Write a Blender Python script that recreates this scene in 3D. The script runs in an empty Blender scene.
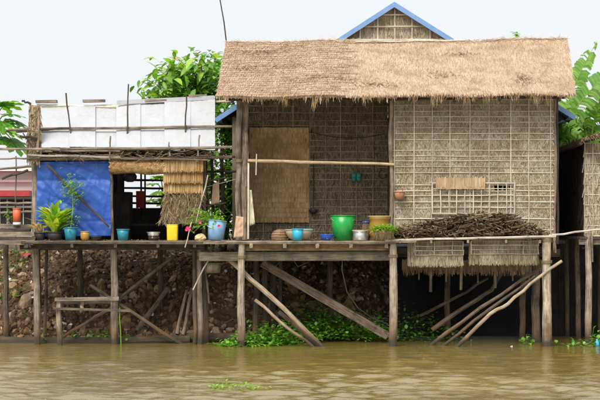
import bpy, math, random
import numpy as np
from mathutils import Vector, Matrix, noise
R = math.radians
random.seed(7)
rng = random.Random(11)
sc = bpy.context.scene
col = sc.collection

# ------------------------------------------------------------------ camera, sky, sun, exposure
CAM_D, CAM_H, PXM, HOR = 25.0, 1.83, 60.0, 235.0
cam = bpy.data.cameras.new('camera'); cam_o = bpy.data.objects.new('camera', cam); col.objects.link(cam_o)
cam_o.location = (0, -CAM_D, CAM_H); cam_o.rotation_euler = (R(90), 0, 0)
cam.sensor_width = 36; cam.lens = 90; cam.shift_y = 35 / 600; cam.clip_end = 2000; cam.clip_start = .1
sc.camera = cam_o

SUN_EL, SUN_AZ = 52, 203          # azimuth clockwise from +Y
world = bpy.data.worlds.new('World'); sc.world = world; world.use_nodes = True
nt = world.node_tree; nt.nodes.clear()
wo = nt.nodes.new('ShaderNodeOutputWorld'); bg = nt.nodes.new('ShaderNodeBackground')
sky = nt.nodes.new('ShaderNodeTexSky'); sky.sky_type = 'NISHITA'; sky.sun_disc = False
sky.sun_elevation = R(SUN_EL); sky.sun_rotation = R(SUN_AZ); sky.dust_density = 4; sky.air_density = 1
tcw = nt.nodes.new('ShaderNodeTexCoord'); nz = nt.nodes.new('ShaderNodeTexNoise')
nz.inputs['Scale'].default_value = 2.2; nz.inputs['Detail'].default_value = 5
rp = nt.nodes.new('ShaderNodeValToRGB')
rp.color_ramp.elements[0].position = .3; rp.color_ramp.elements[0].color = (3.2, 3.28, 3.35, 1)
rp.color_ramp.elements[1].position = .75; rp.color_ramp.elements[1].color = (3.4, 3.45, 3.5, 1)
mxw = nt.nodes.new('ShaderNodeMix'); mxw.data_type = 'RGBA'; mxw.inputs[0].default_value = .9
nt.links.new(tcw.outputs['Generated'], nz.inputs['Vector']); nt.links.new(nz.outputs['Fac'], rp.inputs['Fac'])
nt.links.new(sky.outputs['Color'], mxw.inputs[6]); nt.links.new(rp.outputs['Color'], mxw.inputs[7])
nt.links.new(mxw.outputs[2], bg.inputs['Color']); bg.inputs['Strength'].default_value = .1
nt.links.new(bg.outputs['Background'], wo.inputs['Surface'])

sun = bpy.data.lights.new('sun', 'SUN'); sun.energy = 1.5; sun.angle = R(35); sun.color = (1, .955, .89)
sun_o = bpy.data.objects.new('sun', sun); col.objects.link(sun_o)
sd = Vector((math.sin(R(SUN_AZ)) * math.cos(R(SUN_EL)), math.cos(R(SUN_AZ)) * math.cos(R(SUN_EL)), math.sin(R(SUN_EL))))
sun_o.rotation_euler = (-sd).to_track_quat('-Z', 'Y').to_euler(); sun_o.location = sd * 30
vs = sc.view_settings; vs.view_transform = 'Standard'; vs.look = 'None'; vs.exposure = 1.5; vs.gamma = 1; vs.use_curve_mapping = False

# ------------------------------------------------------------------ helpers
def P(px, py, Y=0.0):
    s = (CAM_D + Y) / CAM_D / PXM
    return Vector(((px - 300) * s, Y, CAM_H + (HOR - py) * s))
def PX(px, Y=0.0): return (px - 300) * (CAM_D + Y) / CAM_D / PXM
def PZ(py, Y=0.0): return CAM_H + (HOR - py) * (CAM_D + Y) / CAM_D / PXM
def U(a, b): return rng.uniform(a, b)
def rv(s): return Vector((U(-s, s), U(-s, s), U(-s, s)))

class MB:
    def __init__(s): s.v = []; s.f = []; s.uv = []
    def add(s, vs, fs, uvs=None):
        b = len(s.v); s.v += [tuple(v) for v in vs]
        for i, f in enumerate(fs):
            s.f.append(tuple(b + k for k in f))
            s.uv += (uvs[i] if uvs else [(0, 0)] * len(f))
        return s
    def tube(s, pts, r, n=7, jit=0.0, caps=True, ov=1.0):
        pts = [Vector(p) for p in pts]; m = len(pts)
        rs = r if isinstance(r, (list, tuple)) else [r] * m
        vs, L = [], 0; t0 = (pts[1] - pts[0]).normalized()
        a = t0.orthogonal().normalized(); ls = []
        for i, p in enumerate(pts):
            t = (pts[min(i + 1, m - 1)] - pts[max(i - 1, 0)]).normalized()
            a = (a - t * a.dot(t)).normalized(); b = t.cross(a)
            if i: L += (p - pts[i - 1]).length
            ls.append(L)
            for k in range(n):
                an = 2 * math.pi * k / n; rr = rs[i] * (1 + (U(-jit, jit) if jit else 0))
                vs.append(p + a * math.cos(an) * rr + b * math.sin(an) * rr * ov)
        fs, uv = [], []
        off = U(0, 50)
        for i in range(m - 1):
            for k in range(n):
                k2 = (k + 1) % n
                fs.append((i * n + k, i * n + k2, (i + 1) * n + k2, (i + 1) * n + k))
                c = 2 * math.pi * rs[i] / n
                uv.append([(off + k * c, off + ls[i]), (off + (k + 1) * c, off + ls[i]), (off + (k + 1) * c, off + ls[i + 1]), (off + k * c, off + ls[i + 1])])
        if caps:
            for base, rev in ((0, True), ((m - 1) * n, False)):
                ids = list(range(base, base + n))
                if rev: ids.reverse()
                fs.append(tuple(ids)); uv.append([(off + math.cos(k) * .05, off + math.sin(k) * .02) for k in range(n)])
        return s.add(vs, fs, uv)
    def box(s, c, sz, rot=None, jit=0.0):
        c = Vector(c); h = [x / 2 for x in sz]; vs = []
        for z in (-1, 1):
            for y in (-1, 1):
                for x in (-1, 1):
                    q = Vector((x * h[0], y * h[1], z * h[2]))
                    if jit: q += rv(jit)
                    vs.append(c + (rot @ q if rot else q))
        fs = [(0, 2, 3, 1), (4, 5, 7, 6), (0, 1, 5, 4), (2, 6, 7, 3), (0, 4, 6, 2), (1, 3, 7, 5)]
        ax = max(range(3), key=lambda k: sz[k]); o1, o2 = [k for k in range(3) if k != ax]
        off = U(0, 50); uv = []
        loc = [(x * h[0], y * h[1], z * h[2]) for z in (-1, 1) for y in (-1, 1) for x in (-1, 1)]
        for f in fs: uv.append([(off + loc[k][o1] + loc[k][o2], off + loc[k][ax]) for k in f])
        return s.add(vs, fs, uv)
    def bar(s, a, b, w, t, jit=0.0, up=None):
        a, b = Vector(a), Vector(b); d = b - a
        z = d.normalized(); x = (up or Vector((0, 1, 0))).cross(z)
        if x.length < 1e-3: x = Vector((1, 0, 0))
        x.normalize(); y = z.cross(x)
        M = Matrix((x, y, z)).transposed()
        return s.box((a + b) / 2, (w, t, d.length), M, jit)
    def lathe(s, c, prof, n=24, sx=1.0, sy=1.0, rot=None, wob=0.0):
        c = Vector(c); vs = []; m = len(prof)
        for (r, z) in prof:
            for k in range(n):
                a = 2 * math.pi * k / n; q = Vector((math.cos(a) * r * sx, math.sin(a) * r * sy, z))
                if wob: q += rv(wob)
                vs.append(c + (rot @ q if rot else q))
        fs, uv = [], []
        for i in range(m - 1):
            for k in range(n):
                k2 = (k + 1) % n; fs.append((i * n + k, i * n + k2, (i + 1) * n + k2, (i + 1) * n + k))
                uv.append([(k / n, prof[i][1]), ((k + 1) / n, prof[i][1]), ((k + 1) / n, prof[i + 1][1]), (k / n, prof[i + 1][1])])
        fs.append(tuple(reversed(range(n)))); uv.append([(0, 0)] * n)
        fs.append(tuple((m - 1) * n + k for k in range(n))); uv.append([(0, 0)] * n)
        return s.add(vs, fs, uv)
    def blade(s, p, d, L, w, side, tipw=.5, bend=None):
        q = p + d * L
        if bend is not None: q = q + bend
        a = side * (w / 2); b = a * tipw
        return s.add([p - a, p + a, q + b, q - b], [(0, 1, 2, 3)], [[(0, 0), (w, 0), (w, L), (0, L)]])
    def leaf(s, p, d, up, L, w, droop=.25, seg=4, fold=.15, prof=None):
        d = Vector(d).normalized(); sd = d.cross(Vector(up))
        if sd.length < 1e-3: sd = d.orthogonal()
        sd.normalize(); u = sd.cross(d).normalized()
        vs = []; prof = prof or [.12, .8, 1, .72, .03]; seg = len(prof) - 1
        for i in range(seg + 1):
            t = i / seg; c = Vector(p) + d * (L * t * (1 - .15 * droop * t)) - Vector((0, 0, 1)) * (droop * L * t * t)
            hw = w / 2 * prof[i]
            vs += [c - sd * hw + u * fold * hw, c, c + sd * hw + u * fold * hw]
        fs = []; uv = []
        for i in range(seg):
            for k in (0, 1):
                a = i * 3 + k; fs.append((a, a + 1, a + 4, a + 3))
                uv.append([(k * .5, i / seg), (k * .5 + .5, i / seg), (k * .5 + .5, (i + 1) / seg), (k * .5, (i + 1) / seg)])
        return s.add(vs, fs, uv)
    def mesh(s, name, mat, origin, smooth):
        me = bpy.data.meshes.new(name)
        o = Vector(origin)
        arr = np.array(s.v, dtype=np.float64) - np.array(o)
        me.from_pydata(arr.tolist(), [], s.f)
        ul = me.uv_layers.new(name='UVMap')
        ul.data.foreach_set('uv', np.array(s.uv, dtype=np.float32).ravel())
        if smooth: me.shade_smooth()
        me.materials.append(mat); return me
    def build(s, name, mat, parent=None, smooth=False, origin=None):
        if origin is None:
            a = np.array(s.v); lo, hi = a.min(0), a.max(0)
            origin = Vector(((lo[0] + hi[0]) / 2, (lo[1] + hi[1]) / 2, lo[2]))
        me = s.mesh(name, mat, origin, smooth)
        return link(name, me, origin, parent)
def wloc(o):
    v = Vector((0, 0, 0))
    while o: v = v + o.location; o = o.parent
    return v
def link(name, data, origin, parent=None):
    ob = bpy.data.objects.new(name, data); col.objects.link(ob)
    if parent: ob.parent = parent; ob.location = Vector(origin) - wloc(parent)
    else: ob.location = origin
    return ob
def tag(o, label, cat, group=None, kind=None):
    if label: o['label'] = label
    if cat: o['category'] = cat
    if group: o['group'] = group
    if kind: o['kind'] = kind
    return o
def thing(name, label, cat, loc, group=None): return tag(link(name, None, Vector(loc)), label, cat, group)
def wpts(a, b, n=5, j=.012):
    a, b = Vector(a), Vector(b)
    return [a.lerp(b, i / (n - 1)) + (rv(j) if 0 < i < n - 1 else Vector()) for i in range(n)]

# ------------------------------------------------------------------ materials
def mat_base(name):
    m = bpy.data.materials.new(name); m.use_nodes = True; t = m.node_tree
    return m, t, t.nodes['Principled BSDF']
def N(t, typ, **kw):
    n = t.nodes.new('ShaderNode' + typ)
    for k, v in kw.items():
        if hasattr(n, k) and k not in n.inputs: setattr(n, k, v)
        else: n.inputs[k].default_value = v
    return n
def ramp(t, fac, stops):
    r = t.nodes.new('ShaderNodeValToRGB'); e = r.color_ramp.elements
    while len(e) < len(stops): e.new(.5)
    for i, (p, c) in enumerate(stops): e[i].position = p; e[i].color = (*c, 1)
    t.links.new(fac, r.inputs['Fac']); return r.outputs['Color']
def mixc(t, mode, fac, a, b):
    m = t.nodes.new('ShaderNodeMix'); m.data_type = 'RGBA'; m.blend_type = mode
    for sock, v in ((m.inputs[0], fac), (m.inputs[6], a), (m.inputs[7], b)):
        if hasattr(v, 'links'): t.links.new(v, sock)
        elif isinstance(v, (int, float)): sock.default_value = v
        else: sock.default_value = (*v, 1)
    return m.outputs[2]
def math_(t, op, a, b=0.0, c=None, clamp=False):
    m = t.nodes.new('ShaderNodeMath'); m.operation = op; m.use_clamp = clamp
    for sock, v in zip(m.inputs, (a, b, c)):
        if v is None: continue
        if hasattr(v, 'links'): t.links.new(v, sock)
        else: sock.default_value = v
    return m.outputs[0]
def noise_(t, vec, scale, detail=4, rough=.6, mapping=None):
    if mapping:
        mp = t.nodes.new('ShaderNodeMapping'); mp.inputs['Scale'].default_value = mapping; t.links.new(vec, mp.inputs['Vector']); vec = mp.outputs['Vector']
    n = t.nodes.new('ShaderNodeTexNoise'); n.inputs['Scale'].default_value = scale; n.inputs['Detail'].default_value = detail; n.inputs['Roughness'].default_value = rough
    t.links.new(vec, n.inputs['Vector']); return n.outputs['Fac']
def bump(t, b, h, strength=.4, dist=.01):
    n = t.nodes.new('ShaderNodeBump'); n.inputs['Strength'].default_value = strength; n.inputs['Distance'].default_value = dist
    t.links.new(h, n.inputs['Height']); t.links.new(n.outputs['Normal'], b.inputs['Normal'])
def sc3(c, k): return tuple(x * k for x in c)

def m_wood(name, dark, light, stain=False, gloss=.85, moss=False):
    m, t, b = mat_base(name)
    uv = t.nodes.new('ShaderNodeTexCoord').outputs['UV']
    geo = t.nodes.new('ShaderNodeNewGeometry'); pos = geo.outputs['Position']
    oi = t.nodes.new('ShaderNodeObjectInfo').outputs['Random']
    g = noise_(t, uv, 1, 6, .65, (55, 3.2, 1)); bl = noise_(t, pos, 5, 4)
    f = math_(t, 'ADD', math_(t, 'MULTIPLY', g, .65), math_(t, 'MULTIPLY', bl, .45))
    c = ramp(t, f, [(.33, sc3(dark, .55)), (.47, dark), (.62, light), (.8, sc3(light, 1.15))])
    c = mixc(t, 'MULTIPLY', 1.0, c, ramp(t, oi, [(0, (.72, .70, .68)), (1, (1.15, 1.1, 1.05))]))
    crack = noise_(t, uv, 1, 3, .5, (120, 2.0, 1))
    c = mixc(t, 'MULTIPLY', .8, c, ramp(t, crack, [(.34, (.25, .22, .2)), (.43, (1, 1, 1))]))
    if stain:
        z = t.nodes.new('ShaderNodeSeparateXYZ'); t.links.new(pos, z.inputs[0])
        zz = math_(t, 'ADD', z.outputs['Z'], math_(t, 'MULTIPLY', noise_(t, pos, 6), -.35))
        k = math_(t, 'SUBTRACT', 1, math_(t, 'MULTIPLY', math_(t, 'ADD', zz, -.02), 2.6), clamp=True)
        c = mixc(t, 'MIX', math_(t, 'MULTIPLY', k, .8), c, mixc(t, 'MIX', g, (.05, .026, .012), (.22, .12, .055)))
        k2 = math_(t, 'SUBTRACT', 1, math_(t, 'MULTIPLY', math_(t, 'ADD', zz, .1), 7), clamp=True)
        c = mixc(t, 'MIX', math_(t, 'MULTIPLY', k2, .85), c, (.03, .026, .015))
    if moss:
        c = mixc(t, 'MIX', math_(t, 'MULTIPLY', ramp(t, noise_(t, pos, 3.5), [(.52, (0, 0, 0)), (.66, (1, 1, 1))]), .55), c, (.07, .085, .03))
    t.links.new(c, b.inputs['Base Color']); b.inputs['Roughness'].default_value = gloss
    bump(t, b, math_(t, 'ADD', g, crack), .6, .008); return m

def m_straw(name, stops, patch=(.55, .5, .42), pscale=1.4, pamt=.6, pr=(.42, .62), trans=0):
    m, t, b = mat_base(name)
    geo = t.nodes.new('ShaderNodeNewGeometry')
    c = ramp(t, geo.outputs['Random Per Island'], stops)
    uv = t.nodes.new('ShaderNodeTexCoord').outputs['UV']
    c = mixc(t, 'MULTIPLY', .55, c, ramp(t, noise_(t, uv, 1, 4, .6, (260, 14, 1)), [(.3, (.5, .47, .42)), (.6, (1, 1, 1))]))
    c = mixc(t, 'MULTIPLY', pamt, c, ramp(t, noise_(t, geo.outputs['Position'], pscale, 5, .6), [(pr[0], patch), (pr[1], (1, 1, 1))]))
    t.links.new(c, b.inputs['Base Color']); b.inputs['Roughness'].default_value = .85
    b.inputs['Specular IOR Level'].default_value = .2
    return m

def m_leaf(name, a, c_, bright, trans=.35, rough=.45, objrand=False):
    m, t, b = mat_base(name)
    rnd = t.nodes.new('ShaderNodeObjectInfo').outputs['Random'] if objrand else t.nodes.new('ShaderNodeNewGeometry').outputs['Random Per Island']
    c = ramp(t, rnd, [(0, a), (.55, c_), (1, bright)])
    uv = t.nodes.new('ShaderNodeTexCoord').outputs['UV']
    sx = t.nodes.new('ShaderNodeSeparateXYZ'); t.links.new(uv, sx.inputs[0])
    rib = math_(t, 'ABSOLUTE', math_(t, 'SUBTRACT', sx.outputs[0], .5))
    c = mixc(t, 'MIX', math_(t, 'MULTIPLY', ramp(t, rib, [(0, (1, 1, 1)), (.06, (0, 0, 0))]), .4), c, sc3(bright, 1.3))
    pos = t.nodes.new('ShaderNodeNewGeometry').outputs['Position']
    c = mixc(t, 'MULTIPLY', .5, c, ramp(t, noise_(t, pos, 14, 3), [(.35, (.6, .62, .5)), (.6, (1, 1, 1))]))
    t.links.new(c, b.inputs['Base Color']); b.inputs['Roughness'].default_value = rough
    tr = t.nodes.new('ShaderNodeBsdfTranslucent'); t.links.new(mixc(t, 'MULTIPLY', 1, c, (1.5, 1.5, .7)), tr.inputs['Color'])
    mx = t.nodes.new('ShaderNodeMixShader'); mx.inputs[0].default_value = trans
    out = t.nodes['Material Output']; t.links.new(b.outputs[0], mx.inputs[1]); t.links.new(tr.outputs[0], mx.inputs[2]); t.links.new(mx.outputs[0], out.inputs['Surface'])
    return m

def m_paint(name, colr, rough=.4, dirt=.6, dirtc=(.25, .2, .13), scale=9, metal=0, bumps=.1, zst=1):
    m, t, b = mat_base(name)
    tc = t.nodes.new('ShaderNodeTexCoord').outputs['Object']
    n = noise_(t, tc, scale, 6, .65, (1, 1, zst)); n2 = noise_(t, tc, scale * 6, 3)
    k = math_(t, 'MULTIPLY', ramp(t, math_(t, 'ADD', math_(t, 'MULTIPLY', n, .8), math_(t, 'MULTIPLY', n2, .2)), [(.48, (0, 0, 0)), (.72, (1, 1, 1))]), dirt)
    c = mixc(t, 'MIX', k, colr, dirtc)
    c = mixc(t, 'MULTIPLY', .4, c, ramp(t, n, [(.3, (.8, .8, .8)), (.7, (1.1, 1.1, 1.1))]))
    t.links.new(c, b.inputs['Base Color']); b.inputs['Metallic'].default_value = metal
    t.links.new(math_(t, 'ADD', rough, math_(t, 'MULTIPLY', k, .35)), b.inputs['Roughness'])
    bump(t, b, n2, bumps, .004); return m

def m_stone(name, stops, obj=True):
    m, t, b = mat_base(name)
    geo = t.nodes.new('ShaderNodeNewGeometry')
    rnd = t.nodes.new('ShaderNodeObjectInfo').outputs['Random'] if obj else geo.outputs['Random Per Island']
    c = ramp(t, rnd, stops)
    n = noise_(t, geo.outputs['Position'], 22, 6, .7)
    c = mixc(t, 'MULTIPLY', .8, c, ramp(t, n, [(.3, (.45, .42, .38)), (.65, (1.15, 1.1, 1))]))
    t.links.new(c, b.inputs['Base Color']); b.inputs['Roughness'].default_value = .9; bump(t, b, n, .7, .02); return m

MT = {}
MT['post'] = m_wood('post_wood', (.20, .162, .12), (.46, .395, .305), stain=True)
MT['post_dark'] = m_wood('dark_post_wood', (.042, .032, .022), (.14, .108, .076), stain=True)  # tone deepened to carry the shade under the house
MT['wood'] = m_wood('grey_wood', (.13, .105, .08), (.33, .275, .205))
MT['wood_moss'] = m_wood('mossy_wood', (.10, .085, .055), (.24, .205, .14), moss=True)
MT['wood_dark'] = m_wood('dark_wood', (.03, .024, .018), (.10, .078, .055))
MT['wood_black'] = m_wood('black_wood', (.01, .008, .007), (.035, .028, .022))  # near-black wood; on the added shed it stands in for shade
MT['bamboo'] = m_wood('bamboo', (.38, .28, .15), (.62, .48, .29), gloss=.6)
MT['lath'] = m_wood('lath_wood', (.52, .47, .38), (.76, .70, .59))
MT['lath_dark'] = m_wood('brown_lath_wood', (.27, .215, .145), (.5, .41, .29))
MT['bark'] = m_wood('bark', (.09, .065, .045), (.26, .2, .145))
MT['driftwood'] = m_wood('driftwood', (.26, .2, .135), (.50, .41, .29), stain=True)
MT['firewood'] = m_straw('firewood', [(0, (.03, .02, .013)), (.4, (.105, .072, .045)), (.75, (.24, .172, .108)), (1, (.5, .40, .28))], pamt=.4)
MT['roof'] = m_straw('roof_thatch', [(0, (.36, .245, .155)), (.25, (.52, .375, .25)), (.6, (.615, .46, .325)), (1, (.73, .58, .44))], patch=(.66, .57, .47), pscale=3.0, pamt=.6, pr=(.36, .56))
MT['fringe'] = m_straw('fringe_straw', [(0, (.2, .12, .06)), (.5, (.48, .33, .18)), (1, (.66, .5, .3))])
MT['wall'] = m_straw('wall_thatch', [(0, (.21, .172, .112)), (.3, (.38, .325, .225)), (.7, (.50, .44, .32)), (1, (.65, .585, .46))], patch=(.58, .51, .42), pscale=2.6, pamt=.7)
MT['wall_brown'] = m_straw('porch_thatch', [(0, (.10, .077, .05)), (.4, (.22, .172, .115)), (1, (.42, .34, .24))], patch=(.55, .5, .42))
MT['sooty'] = m_straw('shaded_thatch', [(0, (.02, .015, .01)), (.5, (.05, .038, .026)), (1, (.11, .085, .06))])  # wall thatch darkened to carry the shade of the gap
MT['blind'] = m_straw('blind_straw', [(0, (.28, .165, .07)), (.5, (.48, .315, .14)), (1, (.62, .44, .22))], patch=(.6, .5, .38), pscale=3)
MT['old_straw'] = m_straw('old_straw', [(0, (.12, .085, .05)), (.5, (.27, .2, .12)), (1, (.43, .34, .21))])
MT['mat'] = m_straw('mat_leaf', [(0, (.45, .30, .15)), (.5, (.56, .39, .205)), (1, (.68, .5, .285))], patch=(.6, .53, .43), pscale=2.2, pamt=.75)
MT['patch'] = m_straw('new_straw', [(0, (.42, .29, .16)), (.5, (.56, .41, .25)), (1, (.66, .5, .32))])
MT['stone'] = m_stone('stone', [(0, (.11, .066, .034)), (.35, (.21, .128, .066)), (.7, (.33, .215, .118)), (1, (.46, .37, .26))])
MT['rubble'] = m_stone('rubble', [(0, (.06, .034, .018)), (.5, (.145, .086, .044)), (.92, (.27, .175, .1)), (1, (.5, .43, .36))], obj=False)
MT['blue_roof'] = m_paint('blue_metal', (.15, .29, .54), .5, .55, (.3, .33, .36), 5)
MT['zinc'] = m_paint('white_sheet', (.43, .445, .465), .5, .75, (.30, .295, .28), 3.0, 0, .06, .3)
MT['tarp'] = m_paint('blue_tarp', (.016, .085, .40), .5, .15, (.16, .25, .5), 1.5)
MT['green_p'] = m_paint('green_plastic', (.006, .30, .045), .32, .45, (.2, .17, .11))
MT['cyan_p'] = m_paint('cyan_plastic', (.03, .42, .60), .35, .45, (.2, .17, .11))
MT['teal_p'] = m_paint('teal_plastic', (.012, .22, .32), .4, .3)
MT['blue_p'] = m_paint('blue_plastic', (.02, .10, .50), .3, .15)
MT['pale_p'] = m_paint('pale_blue_plastic', (.22, .42, .68), .4, .45, (.2, .17, .11))
MT['yellow_p'] = m_paint('yellow_plastic', (.80, .56, .012), .38, .45, (.2, .17, .11))
MT['cream'] = m_paint('cream_enamel', (.55, .48, .34), .35, .4)
MT['gold'] = m_paint('golden_glaze', (.42, .24, .05), .35, .35, (.2, .13, .06))
MT['rim'] = m_paint('pale_rim', (.6, .45, .22), .45, .3)
MT['clay'] = m_paint('terracotta', (.42, .19, .10), .8, .4, (.3, .24, .18))
MT['alu'] = m_paint('aluminium', (.62, .62, .62), .35, .35, (.25, .23, .2), 9, .85)
MT['wicker'] = m_wood('wicker', (.12, .075, .04), (.28, .185, .1))
MT['black'] = m_paint('sooty_black', (.02, .018, .016), .6, .4, (.06, .05, .04))
MT['red'] = m_paint('red_paint', (.42, .03, .035), .5, .25)
MT['orange'] = m_paint('orange_red_plastic', (.6, .12, .045), .45, .25)
MT['white'] = m_paint('white_plaster', (.74, .73, .70), .75, .35, (.42, .38, .32), 2)
MT['cloth_tan'] = m_paint('tan_cloth', (.5, .33, .22), .9, .3)
MT['cloth_pale'] = m_paint('pale_cloth', (.62, .58, .40), .9, .3)
MT['cloth_red'] = m_paint('red_cloth', (.28, .03, .03), .9, .3)
MT['jade'] = m_paint('jade_plastic', (.01, .22, .15), .4, .1)
MT['soil'] = m_paint('soil', (.05, .033, .02), .95, .3, (.1, .07, .04), 12, 0, .6)
MT['pink'] = m_paint('pink_petal', (.7, .03, .13), .6, .1)
MT['orange_petal'] = m_paint('orange_bract', (.6, .2, .05), .6, .1)
MT['cable'] = m_paint('cable', (.03, .03, .03), .6, .1)
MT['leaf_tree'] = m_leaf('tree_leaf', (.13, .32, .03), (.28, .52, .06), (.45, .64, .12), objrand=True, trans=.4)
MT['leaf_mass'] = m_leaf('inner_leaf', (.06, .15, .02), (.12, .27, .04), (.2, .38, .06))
MT['leaf_dark'] = m_leaf('dark_leaf', (.012, .04, .01), (.03, .085, .018), (.06, .14, .03))
MT['leaf_banana'] = m_leaf('banana_leaf', (.10, .25, .035), (.2, .40, .06), (.36, .52, .13), trans=.45)
MT['leaf_croton'] = m_leaf('croton_leaf', (.18, .42, .02), (.38, .58, .04), (.72, .7, .1), objrand=True)
MT['leaf_light'] = m_leaf('light_leaf', (.14, .34, .03), (.28, .5, .05), (.42, .6, .1))
MT['leaf_water'] = m_leaf('water_leaf', (.06, .2, .015), (.15, .38, .035), (.28, .5, .07))
MT['leaf_dry'] = m_leaf('dry_leaf', (.3, .2, .06), (.5, .36, .12), (.6, .45, .2))

def m_water():
    m, t, b = mat_base('river_water')
    pos = t.nodes.new('ShaderNodeNewGeometry').outputs['Position']
    c = ramp(t, noise_(t, pos, .5, 4, .6, (.5, 1.2, 1)), [(.3, (.155, .112, .024)), (.7, (.215, .16, .042))])
    t.links.new(c, b.inputs['Base Color']); b.inputs['Roughness'].default_value = .03; b.inputs['IOR'].default_value = 2.6
    b.inputs['Specular IOR Level'].default_value = .5
    h = math_(t, 'ADD', noise_(t, pos, 1, 4, .6, (4.5, 11, 1)), math_(t, 'MULTIPLY', noise_(t, pos, 1, 3, .6, (16, 34, 1)), .25))
    bump(t, b, h, .5, .03); return m
def m_ground():
    m, t, b = mat_base('bank_earth')
    pos = t.nodes.new('ShaderNodeNewGeometry').outputs['Position']
    c = ramp(t, noise_(t, pos, 3.5, 8, .7), [(.3, (.04, .023, .012)), (.5, (.10, .058, .029)), (.7, (.2, .125, .068))])
    sx = t.nodes.new('ShaderNodeSeparateXYZ'); t.links.new(pos, sx.inputs[0])
    k = math_(t, 'MULTIPLY', math_(t, 'SUBTRACT', math_(t, 'ADD', sx.outputs['X'], math_(t, 'MULTIPLY', noise_(t, pos, 2), .8)), 1.4), 1.6, clamp=True)
    c = mixc(t, 'MIX', k, c, (.018, .014, .010))        # shade under the right room put into the ground colour
    t.links.new(c, b.inputs['Base Color']); b.inputs['Roughness'].default_value = .95
    bump(t, b, noise_(t, pos, 18, 6, .7), 1, .05); return m

# ------------------------------------------------------------------ setting: river, bank
def fbm(x, y, s, o=3): return noise.fractal(Vector((x * s, y * s, 3.1)), 1, 2, o)
def bank_foot(x): return .95 + max(0, min(1, (x + .9) / 1.2)) * .75 + max(0, min(1, (x - 1.2) / 1.2)) * 3.0  # foot set far back at right so the space under the room goes dark
def bank_z(x, y):
    y0 = bank_foot(x)
    if y < y0: z = -max(0, (y0 - y)) * .35 - .03 + min(0, .0)
    else: z = 1.64 * (1 - math.exp(-(((y - y0) / 1.2) ** 1.2)))  # crest height shaped to block light from behind under the hut deck
    z = max(z, -1.2)
    if y0 - .3 < y < 12: z += .09 * fbm(x, y, 1.3) * max(.15, min(1, (1.7 - z) / .8))
    return z
def axis(lo, hi, step, far):
    a = list(np.arange(lo, hi + 1e-6, step)); s = step; p = hi
    while p < far: s *= 1.5; p += s; a.append(p)
    s = step; p = lo
    while p > -far: s *= 1.5; p -= s; a.insert(0, p)
    return a
def grid_obj(name, xs, ys, zf, mat, kind='structure'):
    v = [(x, y, zf(x, y)) for y in ys for x in xs]; nx = len(xs)
    f = [(j * nx + i, j * nx + i + 1, (j + 1) * nx + i + 1, (j + 1) * nx + i) for j in range(len(ys) - 1) for i in range(nx - 1)]
    me = bpy.data.meshes.new(name); me.from_pydata(v, [], f); me.materials.append(mat); me.shade_smooth()
    o = bpy.data.objects.new(name, me); col.objects.link(o); o['kind'] = kind; return o
gys = [y for y in axis(-1, 6, .14, 600) if y > -60]
bank = grid_obj('river_bank', axis(-9, 9, .16, 600), gys, bank_z, m_ground())
tag(bank, 'brown stony river bank sloping up under the stilt houses', 'bank')
wr = random.Random(5); waves = []
for i in range(36):
    lam = wr.uniform(.13, .30) if i < 22 else wr.uniform(.3, .62); th = R(90 + wr.gauss(0, 24)); k = 2 * math.pi / lam
    waves.append((k * math.cos(th), k * math.sin(th), wr.uniform(0, 6.28), lam * wr.uniform(.005, .010)))
def wave_grid():
    xs = np.array(axis(-5.6, 5.6, .04, 400)); ys = np.array([y for y in axis(-9.4, .6, .02, 300) if y < 2.4])
    X, Y = np.meshgrid(xs, ys); Z = np.zeros_like(X)
    for kx, ky, p, a in waves: Z += a * np.sin(kx * X + ky * Y + p)
    env = .55 + .45 * np.sin(X * .9 + Y * .55 + 1) * np.sin(X * .37 - Y * .8) 
    calm = np.clip((-Y + .5) / 6.0, .07, 1.35) ** 1.3
    fade = np.clip((10 - np.abs(X)) / 3, 0, 1) * np.clip((16 + Y) / 4, 0, 1)
    Z *= np.clip(env + .25, .25, 1) * calm * fade
    nx, ny = len(xs), len(ys)
    v = np.stack([X.ravel(), Y.ravel(), Z.ravel()], 1)
    i, j = np.meshgrid(np.arange(nx - 1), np.arange(ny - 1)); a = (j * nx + i).ravel()
    f = np.stack([a, a + 1, a + nx + 1, a + nx], 1)
    me = bpy.data.meshes.new('river'); me.from_pydata(v.tolist(), [], f.tolist()); me.materials.append(m_water()); me.shade_smooth()
    o = bpy.data.objects.new('river', me); col.objects.link(o); o['kind'] = 'structure'
    tag(o, 'murky brown rippled river water in front of the houses', 'water')
wave_grid()

# ------------------------------------------------------------------ builders for thatch
def straw_rows(mb, O, u, v, n, w, h, step, length, bw, over=0.0, lift=.02, skew=.12, dens=1.0, edge=0.0):
    """rows of hanging straw on a plane: O bottom-left corner, u right, v up, n outward"""
    rows = max(1, int(h / step)); 
    for r in range(rows):
        y = (r + 1) * step * h / (rows * step)
        for k in range(int(w / bw * dens)):
            x = U(0, w); L = length * U(.7, 1.25)
            p = O + u * x + v * (y + U(-.02, .02)) + n * U(.003, .008)
            d = (-v + u * U(-skew, skew)).normalized()
            L = min(L, y + over + U(-edge, edge)) if over is not None else L
            mb.blade(p, d, max(L, .03), bw * U(.7, 1.6), u, U(.35, .9), n * U(.25, 1) * lift)
def lath_grid(parent, O, u, v, n, xs, ys, w, h, mat, t=.016, name='lath', jit=.006, off=.026):
    for x in xs:
        a = O + u * x + n * off; pts = wpts(a + v * U(-.01, .01), a + v * (h + U(-.01, .01)), 5, jit)
        MB().tube(pts, t * .62 * U(.85, 1.2), 5, ov=.6).build(name, mat, parent)
    for y in ys:
        a = O + v * y + n * (off - t * .5); pts = wpts(a + u * U(-.02, .01), a + u * (w + U(-.01, .02)), 6, jit)
        MB().tube(pts, t * .45 * U(.8, 1.25), 5, ov=.7).build(name, mat, parent)
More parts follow.
